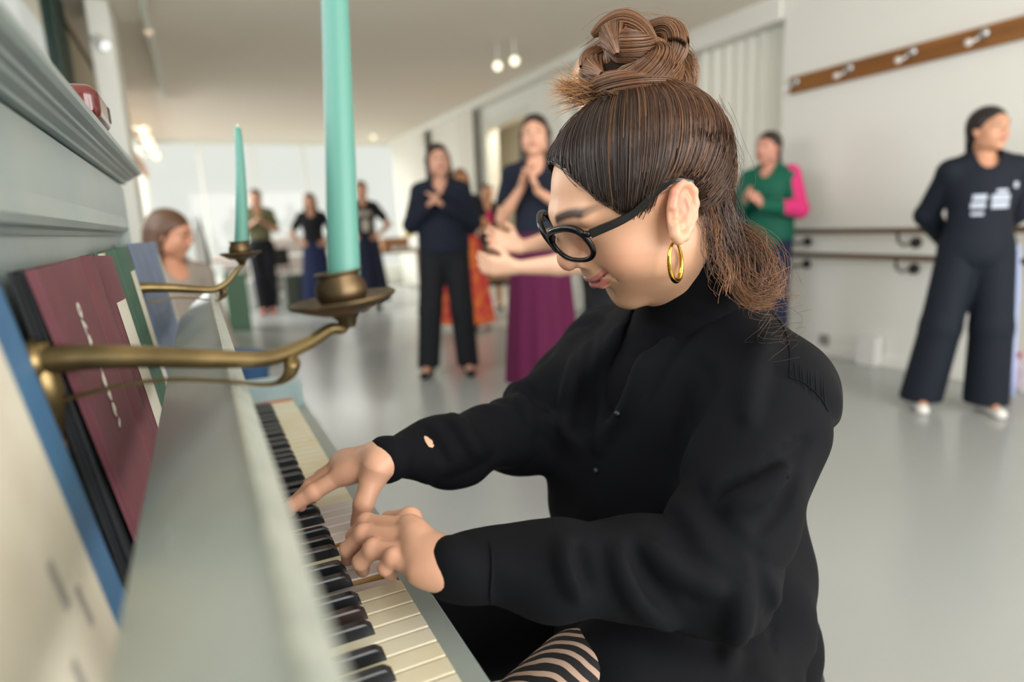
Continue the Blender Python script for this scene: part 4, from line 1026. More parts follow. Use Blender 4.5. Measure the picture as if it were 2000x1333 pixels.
# fine baby hairs leaving the hairline
fr_ = np.where((roots[:, 1] > -.1) & (rng.random(N) < .9))[0]; fr_ = np.array([i_ for i_ in fr_ if (Pw[i_, 0]-HC) @ HR[:, 1] > .0 and (Pw[i_, 0]-HC) @ HR[:, 2] < np.interp((Pw[i_, 0]-HC) @ HR[:, 1], [.0, .03, .06, .08, .1], [.055, .070, .088, .100, .105])])
if len(fr_):
    tb = np.linspace(0, 1, 7)[None, :, None]; p0_ = Pw[fr_, 1][:, None]; dd = Pw[fr_, 0]-Pw[fr_, 2]; dd /= np.linalg.norm(dd, axis=1, keepdims=True); dd = dd+rng.normal(size=dd.shape)*.22
    LL = (.006+.010*rng.random((len(fr_), 1, 1))); Pb = p0_+dd[:, None]*LL*tb-((p0_-HC)/np.linalg.norm(p0_-HC, axis=2, keepdims=True))*.0035*tb**1.5+HR[:, 1]*(-.006)*tb**2
    strands(Pb, .00026, .00006, dark*(.8+.5*rng.random((len(fr_), 1))))
# 2. bun: crossing coils
BC = at(1228, 148, .735); BR = .048; KB = 1.08
def ortho(n_): 
    a = np.cross(n_, [0.3, .1, 1]); a /= np.linalg.norm(a); return a, np.cross(n_, a)
locks = []
vr, vu = CR, CU
vd = -_fw
spec = [  # centre offset (right, up, towards camera), axis (right, up, towards camera), radius, tube radius, start, sweep
    ((-.020, .012, .012), (-.35, -.25, .9), .033, .017, .3, 5.2), ((.010, .016, .010), (.3, .5, .8), .034, .017, 1.2, 5.4), ((.030, -.004, .006), (.25, .05, .95), .029, .015, -1.3, 5.6),
    ((-.004, -.008, .020), (.1, .85, .5), .036, .016, 2.4, 4.6), ((-.012, .026, .0), (.8, .1, .4), .030, .016, .2, 5.0), ((.024, .022, .0), (-.6, .3, .6), .028, .015, 2.0, 5.2),
    ((.0, -.022, .008), (.05, 1, .15), .038, .014, 0, 6.2), ((-.032, -.006, .002), (.5, .2, .8), .024, .014, 1.0, 5.0), ((.012, .000, .026), (-.15, .2, .95), .020, .012, 3.2, 5.0), ((-.008, .004, .030), (.75, .35, .55), .026, .015, 1.0, 5.6), ((.004, -.004, .024), (-.45, .7, .55), .024, .016, .4, 6.0), ((-.008, .020, .024), (.2, .85, .45), .018, .017, .0, 6.0), ((-.004, .030, .014), (.75, .45, .45), .020, .015, .6, 5.6)]
for (c_, n_, R_, rt, a0, sw) in spec:
    c_ = BC+(vr*c_[0]+vu*c_[1]+vd*c_[2])*KB; R_, rt = R_*KB, rt*KB; n_ = vr*n_[0]+vu*n_[1]+vd*n_[2]; n_ /= np.linalg.norm(n_); a, b_ = ortho(n_); ns = 640; m2 = 26
    th = a0+sw*np.linspace(0, 1, m2); u = rng.random(ns)*2*np.pi; rr_ = rt*np.sqrt(rng.uniform(.45, 1, ns))
    tw = u[:, None]+th[None, :]*.55; env = np.clip(np.sin(np.linspace(.12, np.pi-.12, m2))*1.6, 0, 1)[None, :]
    rad_ = R_+rr_[:, None]*np.cos(tw)*env; off = rr_[:, None]*np.sin(tw)*env
    P_ = c_+(np.cos(th)[None, :, None]*a+np.sin(th)[None, :, None]*b_)*rad_[..., None]+n_*off[..., None]
    cb = (mid*.95+(lite*1.15-mid)*(rng.random((ns, 1))**1.3))*(.65+.55*rng.random((ns, 1)))
    strands(P_, .00042, .00038, cb)
# 3. short spiky ends fanning from under the bun, golden at the tips
def tuft(px, py, dep, dirs, n, L, spread, base=gold_):
    o = at(px, py, dep); P_ = []
    for i in range(n):
        a = rng.uniform(*dirs); d = vr*math.cos(a)+vu*math.sin(a)+vd*rng.normal()*.3; d /= np.linalg.norm(d); LL = L*rng.uniform(.5, 1.1); s0 = o+(vr*rng.normal()+vu*rng.normal()*.6+vd*rng.normal()*.5)*spread
        tt = np.linspace(0, 1, 8)[:, None]; P_.append(s0+d*LL*tt+vu*(-.006*tt**2*rng.uniform(-.5, 1.5)))
    tt = np.linspace(0, 1, 8)[None, :, None]; cb = (mid*(1-tt)+base*tt)*(.7+.5*rng.random((n, 1, 1))); strands(P_, .0004, .0001, cb)
tuft(1150, 185, .705, (2.3, 3.5), 260, .038, .010); tuft(1195, 185, .685, (-.6, .1), 170, .030, .006, gold_*.8); tuft(1130, 172, .71, (2.6, 3.3), 160, .026, .008)
tuft(1275, 200, .70, (-.8, .5), 220, .030, .008, lite)
# soft coil beside the bun base
for (px, py, dep, R_, ns) in ((1292, 196, .705, .015, 320), (1318, 205, .72, .013, 220)):
    c_ = at(px, py, dep); th = np.linspace(0, 5.6, 22); rr_ = rng.uniform(.3, 1.15, ns)*R_; P_ = c_+(np.cos(th)[None, :, None]*vr+np.sin(th)[None, :, None]*vu*.62)*rr_[:, None, None]+vd*(.010-.006*rng.random((ns, 1, 1)))
    strands(P_, .0004, .00035, (mid*.7+(lite-mid)*rng.random((ns, 1))*.5))
# 4. nape: hair falling from behind the ear and loose wisps
def bundle(ctrl, n, sp0, sp1, base, r=.0004, wob=.004, m2=26, tipc=None, curl=0.0):
    C_ = np.array(catmull([at(*q) for q in ctrl], 8)); idx = np.linspace(0, len(C_)-1, m2); C_ = np.stack([np.interp(idx, np.arange(len(C_)), C_[:, k]) for k in range(3)], 1)
    tt = np.linspace(0, 1, m2)[None, :, None]; o = rng.normal(size=(n, 1, 3)); ph = rng.random((n, 1, 1))*6.28; fr_ = rng.uniform(1, 3, (n, 1, 1))
    P_ = C_[None]+o*(sp0+(sp1-sp0)*tt)+wob*tt*np.sin(ph+fr_*tt*6.28)*(vr+.4*vu)+curl*tt**2*np.cos(ph+tt*5)*vr
    cb = base*(.65+.7*rng.random((n, 1)))
    if tipc is not None: cb = cb[:, None, :]*(1-tt)+tipc*(.7+.5*rng.random((n, 1, 1)))*tt
    strands(P_, r, r*.6, cb)
bundle([(1350, 340, .735), (1385, 400, .72), (1400, 470, .72), (1425, 520, .73)], 700, .007, .010, dark, wob=.003)
bundle([(1362, 320, .75), (1400, 390, .74), (1418, 450, .74), (1436, 510, .745)], 600, .006, .010, dark*1.2, wob=.003)
bundle([(1330, 270, .71), (1378, 340, .71), (1402, 430, .71), (1420, 500, .72)], 380, .006, .008, mid, wob=.003)
bundle([(1395, 430, .73), (1435, 475, .73), (1470, 520, .725), (1480, 575, .72)], 260, .007, .010, dark*1.3, wob=.004, tipc=mid)
bundle([(1415, 445, .73), (1455, 455, .72), (1492, 490, .715), (1508, 560, .71)], 130, .005, .008, mid, wob=.004, tipc=lite, curl=.006)
bundle([(1405, 460, .72), (1425, 500, .71), (1432, 550, .70), (1470, 590, .69), (1505, 588, .69)], 70, .003, .005, mid, wob=.003, tipc=lite, curl=.006)
bundle([(1420, 450, .72), (1450, 500, .71), (1455, 550, .70), (1500, 575, .69), (1535, 560, .69)], 40, .003, .008, mid, wob=.004, tipc=lite, curl=.008)
bundle([(1372, 380, .70), (1392, 430, .695), (1405, 500, .69), (1418, 570, .69)], 26, .003, .006, lite, wob=.006)
bundle([(1355, 345, .695), (1375, 420, .69), (1388, 470, .69), (1402, 540, .685)], 18, .003, .005, mid, wob=.005)
bundle([(1440, 470, .72), (1480, 560, .70), (1500, 620, .69), (1535, 640, .69)], 14, .006, .02, mid, r=.00022, wob=.02)
bundle([(1248, 340, .668), (1266, 372, .664), (1292, 366, .664), (1322, 350, .674)], 170, .0035, .003, dark, r=.0004, wob=.002)
# flyaways
bundle([(1150, 80, .73), (1200, 48, .73), (1270, 45, .73), (1330, 90, .73)], 26, .006, .008, lite, r=.0002, wob=.006)
bundle([(1300, 70, .73), (1345, 110, .73), (1352, 160, .73), (1325, 195, .73)], 60, .003, .004, lite, r=.0003, wob=.002)
bundle([(1400, 200, .74), (1425, 260, .74), (1440, 330, .74), (1432, 400, .74)], 24, .005, .007, mid, r=.0002, wob=.006)
bundle([(1270, 360, .69), (1250, 385, .685), (1225, 395, .685), (1195, 382, .69)], 40, .004, .006, dark, r=.0002, wob=.004)
bundle([(1315, 350, .69), (1300, 380, .68), (1285, 405, .68), (1262, 418, .68)], 40, .003, .004, dark, r=.0002, wob=.004)
np_mesh('hair_strands', np.concatenate(SV), np.concatenate(SF), M['hair'], hair, color=np.concatenate(SCc))

# clothes ---------------------------------------------------------------------------------------
M['blk'] = cloth('black_twill', lin(11, 13, 17), .85, bump=(1400, .2, .0006), sheen=.0, spec=.15)
M['blk2'] = cloth('black_jersey', lin(14, 15, 18), .9, bump=(1200, .25, .0006), sheen=.0, spec=.12)
# roll neck
FN = Field((.22, -1.02, .80), (.60, -.62, 1.10), .0035)
FN.cap(HT((0, -.028, -.072)), nb+np.array([.005, .0, -.02]), .064, .076, .02); FN.ell((.41, -.80, .80), (.10, .13, .16), None, .05)
FN.cut(HT((0, .0, -.083)), HR @ np.array([0, .30, .95])); FN.cut(HT((0, .045, -.05)), HR @ np.array([0, .72, .69]), .006)
FN.warp(lambda X, Y, Z: .0003*np.sin((X*.6+Z)*260)*np.ones_like(Y))
Vn, Qn = FN.net(); np_mesh('roll_neck', Vn, Qn, M['blk2'], woman)
FJ = Field((-.03, -1.20, .36), (.74, -.46, 1.06), .0048)
# trunk
FJ.ell((.425, -.80, .80), (.125, .175, .19), None, .05); FJ.ell((.405, -.80, .66), (.135, .165, .17), None, .06); FJ.ell((.41, -.80, .52), (.150, .185, .14), None, .06)
FJ.ell((.445, -.81, .82), (.105, .165, .16), None, .05); FJ.ell(at(1165, 900, .93), (.075, .07, .17), None, .05)
FJ.cap(JL['sh'], nb+np.array([.012, -.03, -.022]), .060, .060, .04); FJ.cap(JR['sh'], nb+np.array([.005, .03, -.022]), .062, .060, .04)
FJ.cap(np.array([.455, -.84, .945]), np.array([.45, -.80, .90]), .060, .08, .03)
# sleeves
eL, eR = JL['el'], JR['el']; up1 = JL['sh']+np.array([-.012, -.006, -.012])
FJ.cap(up1, eL+np.array([.012, -.004, .010]), .070, .066, .035); FJ.cap(eL+np.array([.004, 0, .0]), lw+(eL-lw)*.42, .062, .048, .03); FJ.cap(lw+(eL-lw)*.42, lw+(eL-lw)*.10, .047, .034, .02)
cfL = lw+(eL-lw)*.05
FJ.cap(JR['sh'], eR, .072, .056, .035); FJ.cap(eR, rw+(eR-rw)*.40, .052, .042, .03); FJ.cap(rw+(eR-rw)*.40, rw+(eR-rw)*.10, .040, .031, .02)
for (a_, b_, r_) in ((cfL+(eL-lw)*.0, cfL+(eL-lw)*.22, .033), (rw+(eR-rw)*.04, rw+(eR-rw)*.2, .031)): FJ.cap(a_, b_, r_, r_+.002, .004)
FJ.cap(rw+(eR-rw)*.30+np.array([0, -.01, -.035]), rw+(eR-rw)*.55+np.array([0, -.005, -.035]), .014, .024, .03)
# hem
FJ.cap((.40, -.90, .50), (.34, -.96, .46), .10, .09, .05); FJ.ell((.455, -.86, .60), (.10, .12, .14), None, .05); FJ.cap(at(1200, 1330, .71), at(1400, 1370, .74), .070, .080, .03); FJ.cap((.36, -.80, .56), (.28, -.84, .50), .10, .09, .05)
# neck opening and cuffs
FJ.cap(HT((0, -.02, -.06)), nb+np.array([-.02, 0, .01]), .056, .062, .012, '-'); FJ.cap(nb+np.array([-.05, 0, .0]), np.array([.28, -.77, .84]), .040, .030, .02, '-')
dL = (lw-eL)/np.linalg.norm(lw-eL); dR = (rw-eR)/np.linalg.norm(rw-eR)
def cutcuff(F, c_, d, r_):
    s_ = F.sub(c_-.06, c_+.06+np.abs(d)*.03)
    F.trim(c_+d*.022, d)
cutcuff(FJ, lw+(eL-lw)*.03, dL, .034); cutcuff(FJ, rw+(eR-rw)*.05, dR, .032)
# folds: long soft ridges running across each sleeve and down the trunk
def foldfn(X, Y, Z):
    def seg(a, b):
        ab = b-a; L = ab@ab; t = ((X-a[0])*ab[0]+(Y-a[1])*ab[1]+(Z-a[2])*ab[2])/L; d = np.sqrt((X-a[0]-t*ab[0])**2+(Y-a[1]-t*ab[1])**2+(Z-a[2]-t*ab[2])**2); return t, d
    o = 0
    for a, b, am, fq, ph in ((eL, lw, .0018, 2.2, .5), (eR, rw, .0024, 3.4, 1.0), (JL['sh'], eL, .0022, 1.7, 0), (JR['sh'], eR, .0028, 2.6, 0)):
        t, d = seg(a, b); w = np.exp(-(np.maximum(d-.09, 0)/.02)**2)*np.exp(-(np.maximum(np.abs(t-.5)-.4, 0)/.15)**2)
        o = o+1.25*am*w*(1-np.abs(np.sin(t*fq*3.14+ph+1.6*np.sin(X*24+Z*20)+1.3*np.sin(Y*30-Z*17))))*2.0
    tr_ = np.exp(-(np.maximum(Z-.88, 0)/.05)**2)
    o = o+.0022*tr_*np.sin((X*.8+Y*1.0)*75+3*np.sin(Z*10)+Z*12)
    return o
FJ.warp(foldfn)
Vj, Qj = FJ.net()
bvh = BVHTree.FromPolygons([tuple(v) for v in Vj], [tuple(int(i) for i in q) for q in Qj])
def surf(px, py, off=.0):
    d = Vector(_fw+CR*(px-1000)/CF-CU*(py-666.5)/CF).normalized(); h = bvh.ray_cast(Vector(CAM), d)
    if h[0] is None: return None
    return np.array(h[0])+np.array(h[1] if h[1].dot(d) < 0 else -h[1])*off
# creases and folds of the cloth, blended into the surface
for pxs, r_, md in (([(1400, 545), (1345, 600), (1290, 655), (1262, 700), (1225, 790), (1185, 850)], .0050, '+'), ([(1385, 600), (1335, 655), (1300, 700), (1262, 780)], .0045, '-'),
        ([(1205, 650), (1190, 720), (1182, 800), (1170, 880)], .0045, '+'), ([(1160, 640), (1145, 720), (1140, 800)], .0045, '-'), ([(1120, 700), (1108, 780), (1105, 850)], .0040, '+'),
        ([(1400, 968), (1430, 958), (1490, 935), (1545, 890), (1580, 860)], .0060, '-'), ([(1430, 985), (1490, 960), (1550, 915)], .0055, '+'), ([(1560, 905), (1530, 980), (1480, 1040)], .0050, '-'),
        ([(1205, 1078), (1225, 1130), (1262, 1185), (1310, 1222)], .0060, '+'), ([(1235, 1072), (1262, 1130), (1310, 1180)], .0050, '-'), ([(1270, 1065), (1330, 1120), (1400, 1150)], .0050, '+'),
        ([(1105, 1062), (1112, 1110), (1130, 1160)], .0040, '+'), ([(1125, 1062), (1135, 1110), (1150, 1150)], .0035, '-'), ([(1480, 1090), (1500, 1170), (1510, 1260)], .0050, '-'), ([(1450, 1160), (1440, 1230), (1420, 1300)], .0060, '+'),
        ([(870, 800), (905, 840), (935, 885)], .0045, '+'), ([(900, 795), (940, 835), (968, 870)], .0040, '-'), ([(985, 742), (1020, 790), (1040, 840)], .0050, '+'), ([(1010, 730), (1050, 790)], .0045, '-'), ([(820, 830), (850, 870), (870, 905)], .0035, '-'),
        ([(1350, 760), (1330, 850), (1320, 940)], .0060, '-'), ([(1500, 660), (1470, 740), (1460, 820)], .0060, '+')):
    pp = [surf(q_[0], q_[1], .0 if md == '+' else .003) for q_ in catmull([(a, b, 0) for a, b in pxs], 6)]
    pp = [q_ for q_ in pp if q_ is not None]
    for i_ in range(len(pp)-1):
        w_ = math.sin(math.pi*min(max((i_+.5)/(len(pp)-1), .08), .92))**.6
        if np.linalg.norm(pp[i_+1]-pp[i_]) < .06: FJ.cap(pp[i_], pp[i_+1], r_*w_, r_*w_, .016 if md == '+' else .012, md)
Vj, Qj = FJ.net(); Vj = relax(Vj, Qj, 1)
jacket = np_mesh('jacket', Vj, Qj, M['blk'], woman)
# gathered yoke pleats behind the shoulder, collar placket, snaps, seams
pl = MB()
snorm = None
bvh = BVHTree.FromPolygons([tuple(v) for v in Vj], [tuple(int(i) for i in q) for q in Qj])
def surf(px, py, off=.0):
    d = Vector(_fw+CR*(px-1000)/CF-CU*(py-666.5)/CF).normalized(); h = bvh.ray_cast(Vector(CAM), d)
    if h[0] is None: return None
    return np.array(h[0])+np.array(h[1] if h[1].dot(d) < 0 else -h[1])*off
def ribbon(pxs, rad_, name, mt, par=jacket, n=10, off=.0005, sx=1.0):
    C2 = []
    P2 = catmull([(a, b, 0) for a, b in pxs], n)
    for q_ in P2:
        s_ = surf(q_[0], q_[1], off)
        if s_ is not None and (not C2 or np.linalg.norm(s_-C2[-1]) < .05): C2.append(s_)
    if len(C2) < 3: return None
    C2 = np.array(C2); 
    for _ in range(3): C2[1:-1] = (C2[:-2]+C2[1:-1]*2+C2[2:])/4
    r_ = rad_*np.sin(np.linspace(.25, math.pi-.25, len(C2)))**.5
    return MB().tube(list(C2), list(r_), 8).build(name, mt, par)
for k in range(9):
    x0 = 1545+k*8.2+(k*37 % 5); y0 = 705+k*3.0+(k*53 % 9)
    ribbon([(x0-4, y0-14+k*2), (x0-2, y0+8+k*4), (x0+1, y0+30+k*5)], .0013, 'pleat', M['blk'], off=-.0005)
ribbon([(1498, 600), (1530, 640), (1543, 690), (1541, 738)], .0008, 'yoke_seam', M['blk'])
ribbon([(1541, 738), (1570, 748), (1600, 775), (1618, 805)], .0008, 'yoke_seam', M['blk'])
ribbon([(1395, 520), (1330, 610), (1262, 700), (1235, 760), (1200, 810), (1165, 870), (1163, 960)], .0018, 'placket', M['blk'])
ribbon([(1440, 560), (1392, 620), (1360, 680), (1300, 760)], .0022, 'collar_edge', M['blk'])
ribbon([(958, 1062), (962, 1110), (958, 1160), (962, 1190)], .0018, 'cuff_seam', M['blk'])
for px, py in ((1291, 661), (1207, 808), (1165, 920)):
    s_ = surf(px, py, .001)
    if s_ is not None: MB().ball(s_, .0042, 12).build('snap_button', mat('snap_metal', lin(120, 120, 118), .3, .8) if py == 661 else M['black'], jacket)
# legs: black trousers, with the striped skirt panel over the near thigh
FT = Field((-.10, -1.10, .0), (.66, -.50, .62), .010)
M['zebra'] = None
hipL, hipR = np.array([.45, -.90, .50]), np.array([.45, -.72, .50]); kL, kR = np.array([.04, -.95, .50]), np.array([.06, -.66, .50]); aL, aR = np.array([.10, -.95, .09]), np.array([.12, -.66, .09])
FT.cap(hipL, kL, .088, .066, .04); FT.cap(hipR, kR, .088, .066, .04); FT.cap(kL, aL, .062, .05, .03); FT.cap(kR, aR, .062, .05, .03); FT.ell((.47, -.80, .51), (.13, .17, .10), None, .05)
Vt, Qt = FT.net(); np_mesh('trousers', Vt, Qt, M['blk2'], woman)
for a_ in (aL, aR):
    Fs = Field(a_-np.array([.22, .06, .10]), a_+np.array([.08, .06, .06]), .006); Fs.cap(a_+np.array([-.15, 0, -.055]), a_+np.array([.0, 0, -.05]), .030, .036, .02); Fs.cap(a_+np.array([0, 0, -.04]), a_+np.array([0, 0, .0]), .036, .04, .02); Fs.cut(a_+np.array([0, 0, -.088]), (0, 0, -1))
    Vs, Qs = Fs.net(); np_mesh('shoe', Vs, Qs, M['black'], woman)
# striped fabric over the thigh
m = mat('zebra_stripe_fabric', lin(26, 25, 26), .8); nt = m.node_tree; b = nt.nodes['Principled BSDF']
tc = nt.nodes.new('ShaderNodeTexCoord'); mp = nt.nodes.new('ShaderNodeMapping'); mp.inputs['Rotation'].default_value = (0, 0, 1.0); wv = nt.nodes.new('ShaderNodeTexWave'); wv.inputs['Scale'].default_value = 24; wv.inputs['Distortion'].default_value = 5; wv.inputs['Detail'].default_value = 1.5; wv.inputs['Detail Scale'].default_value = .7
cr = nt.nodes.new('ShaderNodeValToRGB'); cr.color_ramp.elements[0].position = .60; cr.color_ramp.elements[1].position = .66; cr.color_ramp.elements[0].color = lin(26, 25, 26); cr.color_ramp.elements[1].color = lin(190, 160, 142)
wv.bands_direction = 'Y'
nt.links.new(tc.outputs['Object'], mp.inputs[0]); nt.links.new(mp.outputs[0], wv.inputs[0]); nt.links.new(wv.outputs['Fac'], cr.inputs[0]); nt.links.new(cr.outputs[0], b.inputs['Base Color']); M['zebra'] = m
FZ = Field((.0, -1.16, .30), (.50, -.74, .70), .006)
FZ.cap(at(1135, 1335, .70), at(985, 1470, .66), .056, .055, .03)
Vz, Qz = FZ.net(); np_mesh('skirt_panel', Vz, Qz, M['zebra'], woman)
# stool under her
stl = thing('piano_stool', 'round black piano stool under the seated pianist', 'stool', (.47, -.80, 0))
MB().lathe([(.0001, .385), (.16, .385), (.175, .40), (.17, .42), (.0001, .425)], seg=28).build('seat', M['black'], stl)
MB().tube([(0, 0, .05), (0, 0, .39)], .03, 12).build('column', M['iron'], stl)
for i in range(3):
    a = i*2.094+.4; MB().tube([(0, 0, .14), (.1*math.cos(a), .1*math.sin(a), .07), (.2*math.cos(a), .2*math.sin(a), .012)], [.018, .016, .012], 8).build('leg', M['iron'], stl)
# ------------------------------------------------------------------ the people in the room
CL = {}
def cm(key, col, rough=.85, noise=None):
    if key not in CL: CL[key] = cloth(key, col, rough, bump=(300, .2, .002), sheen=.0, noise=noise)
    return CL[key]
def std_hand(F, T, wrist, d, n, thumb, curl=.35, s=1.0):
    """wrist, finger direction d, palm normal n, thumb side direction (local)"""
    wrist = np.array(wrist, float); d = np.array(d, float); d /= np.linalg.norm(d); n = np.array(n, float); n -= d*(n@d); n /= np.linalg.norm(n)
    t_ = np.array(thumb, float); t_ -= d*(t_@d)+n*(t_@n)*.999; t_ /= np.linalg.norm(t_)
    for i, (off, L) in enumerate(((.027, .068), (.009, .076), (-.009, .071), (-.026, .056))):
        m_ = wrist+d*.085+t_*off*1.0; F.cap(T(wrist+t_*off*.5+d*.01), T(m_), .015*s, .013*s, .012)
        c, s_ = math.cos(curl), math.sin(curl); d1 = d*c+n*s_; d2 = d*math.cos(curl*2.2)+n*math.sin(curl*2.2)
        p1 = m_+d1*L*.5+t_*off*.2; p2 = p1+d2*L*.5; F.cap(T(m_), T(p1), .0095*s, .009*s, .003); F.cap(T(p1), T(p2), .009*s, .0075*s, .003)
    a = wrist+d*.025+t_*.022; b_ = a+(t_*.75+d*.6+n*.25)*.042; c_ = b_+(t_*.25+d*.9+n*.25)*.034
    F.cap(T(wrist+t_*.01), T(a), .016*s, .014*s, .01); F.cap(T(a), T(b_), .0135*s, .011*s, .006); F.cap(T(b_), T(c_), .011*s, .009*s, .004)
def person(px, py, Y, H, yaw, label, arms, top, bottom, hair, head=(0, 0, 0), feet=((-.10, 0), (.10, 0)), shoe=(30, 30, 34), skin=(206, 156, 128), group=None, h=.0085, z0=0.0, legs=None, lean=0.0, extra=None, xy=None, hipz=.90):
    """yaw: direction faced, degrees in the floor plane from +X. arms: ((elbow, wrist, dir, normal, thumb, curl) right, left) in local metres for a 1.70 m figure"""
    base = np.array([0.0, 0, 0]); base[:2] = xy if xy is not None else hit(px, py, 1, Y)[:2]; base[2] = z0
    S = H/1.70; a = math.radians(yaw); fwd = np.array([math.cos(a), math.sin(a), 0]); rgt = np.array([fwd[1], -fwd[0], 0]); Rb = np.stack([rgt, fwd, [0, 0, 1]], 1)*1.0
    T = lambda p: base+(Rb @ np.asarray(p, float))*S
    lo = base-np.array([.62, .62, .02]); hi = base+np.array([.62, .62, H+.10])
    ln = lambda z: np.array([0, lean*(z-.9), 0])
    sh = {-1: np.array([-.150, 0, 1.362])+ln(1.385), 1: np.array([.150, 0, 1.362])+ln(1.385)}
    # body -------------------------------------------------
    F = Field(lo, hi, h); hy, hp, hr = head
    Rm = Rb @ np.array(Matrix.Rotation(math.radians(hy), 3, 'Z') @ Matrix.Rotation(math.radians(-hp), 3, 'X') @ Matrix.Rotation(math.radians(hr), 3, 'Y'))
    hc = T(np.array([0, .025, 1.565])+ln(1.56)); HTb = lambda c: hc+(Rm @ np.asarray(c, float))*S
    head_sdf(F, HTb, Rm, S)
    F.cap(T(np.array([0, -.015, 1.40])+ln(1.4)), HTb((0, -.02, -.05)), .055*S, .050*S, .02)
    F.ell(T(np.array([0, 0, 1.28])+ln(1.28)), np.array([.15, .095, .15])*S, Rb, .05); F.ell(T(np.array([0, 0, 1.08])+ln(1.08)), np.array([.125, .09, .16])*S, Rb, .05); F.ell(T((0, -.01, .92)), np.array([.155, .105, .13])*S, Rb, .05)
    F.cap(T(sh[-1]), T(sh[1]), .046*S, .046*S, .04)
    A = {}
    for sd, ar in zip((1, -1), arms):
        if ar is None: continue
        e, w_ = np.array(ar[0], float), np.array(ar[1], float); A[sd] = (e, w_)
        F.cap(T(sh[sd]), T(e), .046*S, .037*S, .02); F.cap(T(e), T(e*.6+w_*.4), .037*S, .036*S, .01); F.cap(T(e*.6+w_*.4), T(w_), .036*S, .023*S, .01)
        std_hand(F, T, w_, ar[2], ar[3], ar[4], ar[5] if len(ar) > 5 else .3, S)
    LG = {}
    for sd, f_ in zip((-1, 1), feet):
        if legs: hp_, kn, an = legs[0 if sd < 0 else 1]
        else:
            hp_ = np.array([sd*.085, 0, .90]); an = np.array([f_[0], f_[1], .085]); kn = (hp_+an)/2+np.array([0, .025, 0])
        hp_, kn, an = map(lambda q: np.array(q, float), (hp_, kn, an)); LG[sd] = (hp_, kn, an)
        F.cap(T(hp_), T(kn), .080*S, .055*S, .03); F.cap(T(kn), T(an), .052*S, .036*S, .02); F.cap(T(an), T(an+np.array([sd*.02, .13, -.055])), .034*S, .026*S, .02)
    V, Q = F.net(); V = relax(V, Q, 1); l = ((V-hc) @ Rm)/S
    c = np.tile(L3(*skin), (len(V), 1)); ax = np.abs(l[:, 0]); inh = (l[:, 2] > -.10) & (l[:, 1] > .03)
    def mx(col, w):
        nonlocal c
        w = (np.clip(w, 0, 1)*inh)[:, None]; c = c*(1-w)+L3(*col)*w
    mx((60, 42, 36), 1.0*np.exp(-(((ax-.031)/.013)**2+((l[:, 2]-.022)/.006)**2)*1.2)*1.1); mx((70, 50, 42), .9*np.exp(-(((ax-.031)/.017)**2+((l[:, 2]-.046)/.0045)**2)))
    mx((170, 86, 84), .9*np.exp(-((ax/.022)**4+((l[:, 2]+.044)/.008)**2)))
    o = np_mesh('person', V, Q, M['skin'], color=c, label=label, cat='person', group=group)
    # top ---------------------------------------------------
    Ft = Field(lo, hi, h); tk = top.get('thick', .014); zb = top.get('hem', .93)
    Ft.ell(T(np.array([0, 0, 1.27])+ln(1.27)), (np.array([.155, .10, .155])+tk)*S, Rb, .05); Ft.ell(T(np.array([0, 0, 1.08])+ln(1.08)), (np.array([.130, .095, .17])+tk)*S, Rb, .05)
    Ft.cap(T(sh[-1]), T(sh[1]), (.042+tk)*S, None, .04); Ft.cap(T(sh[-1]), T(np.array([0, 0, 1.43])+ln(1.4)), (.036+tk)*S, (.042+tk)*S, .03); Ft.cap(T(sh[1]), T(np.array([0, 0, 1.43])+ln(1.4)), (.036+tk)*S, (.042+tk)*S, .03)
    if top.get('boxy'): Ft.ell(T((0, -.005, 1.04)), np.array([.185, .12, .22])*S, Rb, .06)
    if zb < 1.0: Ft.ell(T((0, -.005, .93)), (np.array([.160, .108, .13])+tk+.004)*S, Rb, .05)
    for sd in A:
        e, w_ = A[sd]; s0 = sh[sd]
        if top['sleeve'] == 'long':
            Ft.cap(T(s0), T(e), (.044+tk)*S, (.038+tk)*S, .02); Ft.cap(T(e), T(w_*.93+e*.07), (.042+tk)*S, (.026+tk)*S, .015)
        elif top['sleeve'] == 'short': Ft.cap(T(s0), T(s0*.42+e*.58), (.046+tk)*S, (.046+tk)*S, .02)
        else: Ft.cap(T(s0), T(s0*.42+e*.58), (.046+tk)*S, (.046+tk)*S, .02); Ft.cap(T(s0*.42+e*.58), T(e*.7+w_*.3), (.05+tk)*S, (.045+tk)*S, .02)
    Ft.cap(T(np.array([0, .03, 1.46])+ln(1.46)), T(np.array([0, .05, 1.40-top.get('neck', 0)])+ln(1.4)), .062*S, .050*S, .012, '-')
    if zb > .5: Ft.cut(T((0, 0, zb)), (0, 0, -1))
    Vt, Qt = Ft.net()
    to = np_mesh(top.get('name', 'shirt'), Vt, Qt, top['mat'], o)
    # bottom ------------------------------------------------
    Fb = Field(lo, hi, h); wz = bottom.get('waist', 1.0)
    Fb.ell(T((0, -.005, .93)), np.array([.168, .118, .14])*S, Rb, .04)
    kind = bottom['kind']
    if kind == 'skirt':
        r0, r1, zh = bottom.get('r0', .15), bottom.get('r1', .30), bottom.get('hem', .12)
        X, Y_, Z = Fb.ax[0][:, None, None]-base[0], Fb.ax[1][None, :, None]-base[1], Fb.ax[2][None, None, :]-base[2]
        xx = (X*rgt[0]+Y_*rgt[1])/S; yy = (X*fwd[0]+Y_*fwd[1])/S; zz = Z/S; t = np.clip((wz-zz)/(wz-zh), 0, 1)
        ang = np.arctan2(yy, xx); R_ = r0+(r1-r0)*t**.8+.014*t*np.sin(ang*9)
        d = (np.sqrt(xx**2+(yy*1.3)**2)-R_)*.8; d = np.maximum(d, zz-wz); Fb.F = np.minimum(Fb.F, np.maximum(d, zh-zz)*S)
    else:
        wide = bottom.get('wide', 0.0)
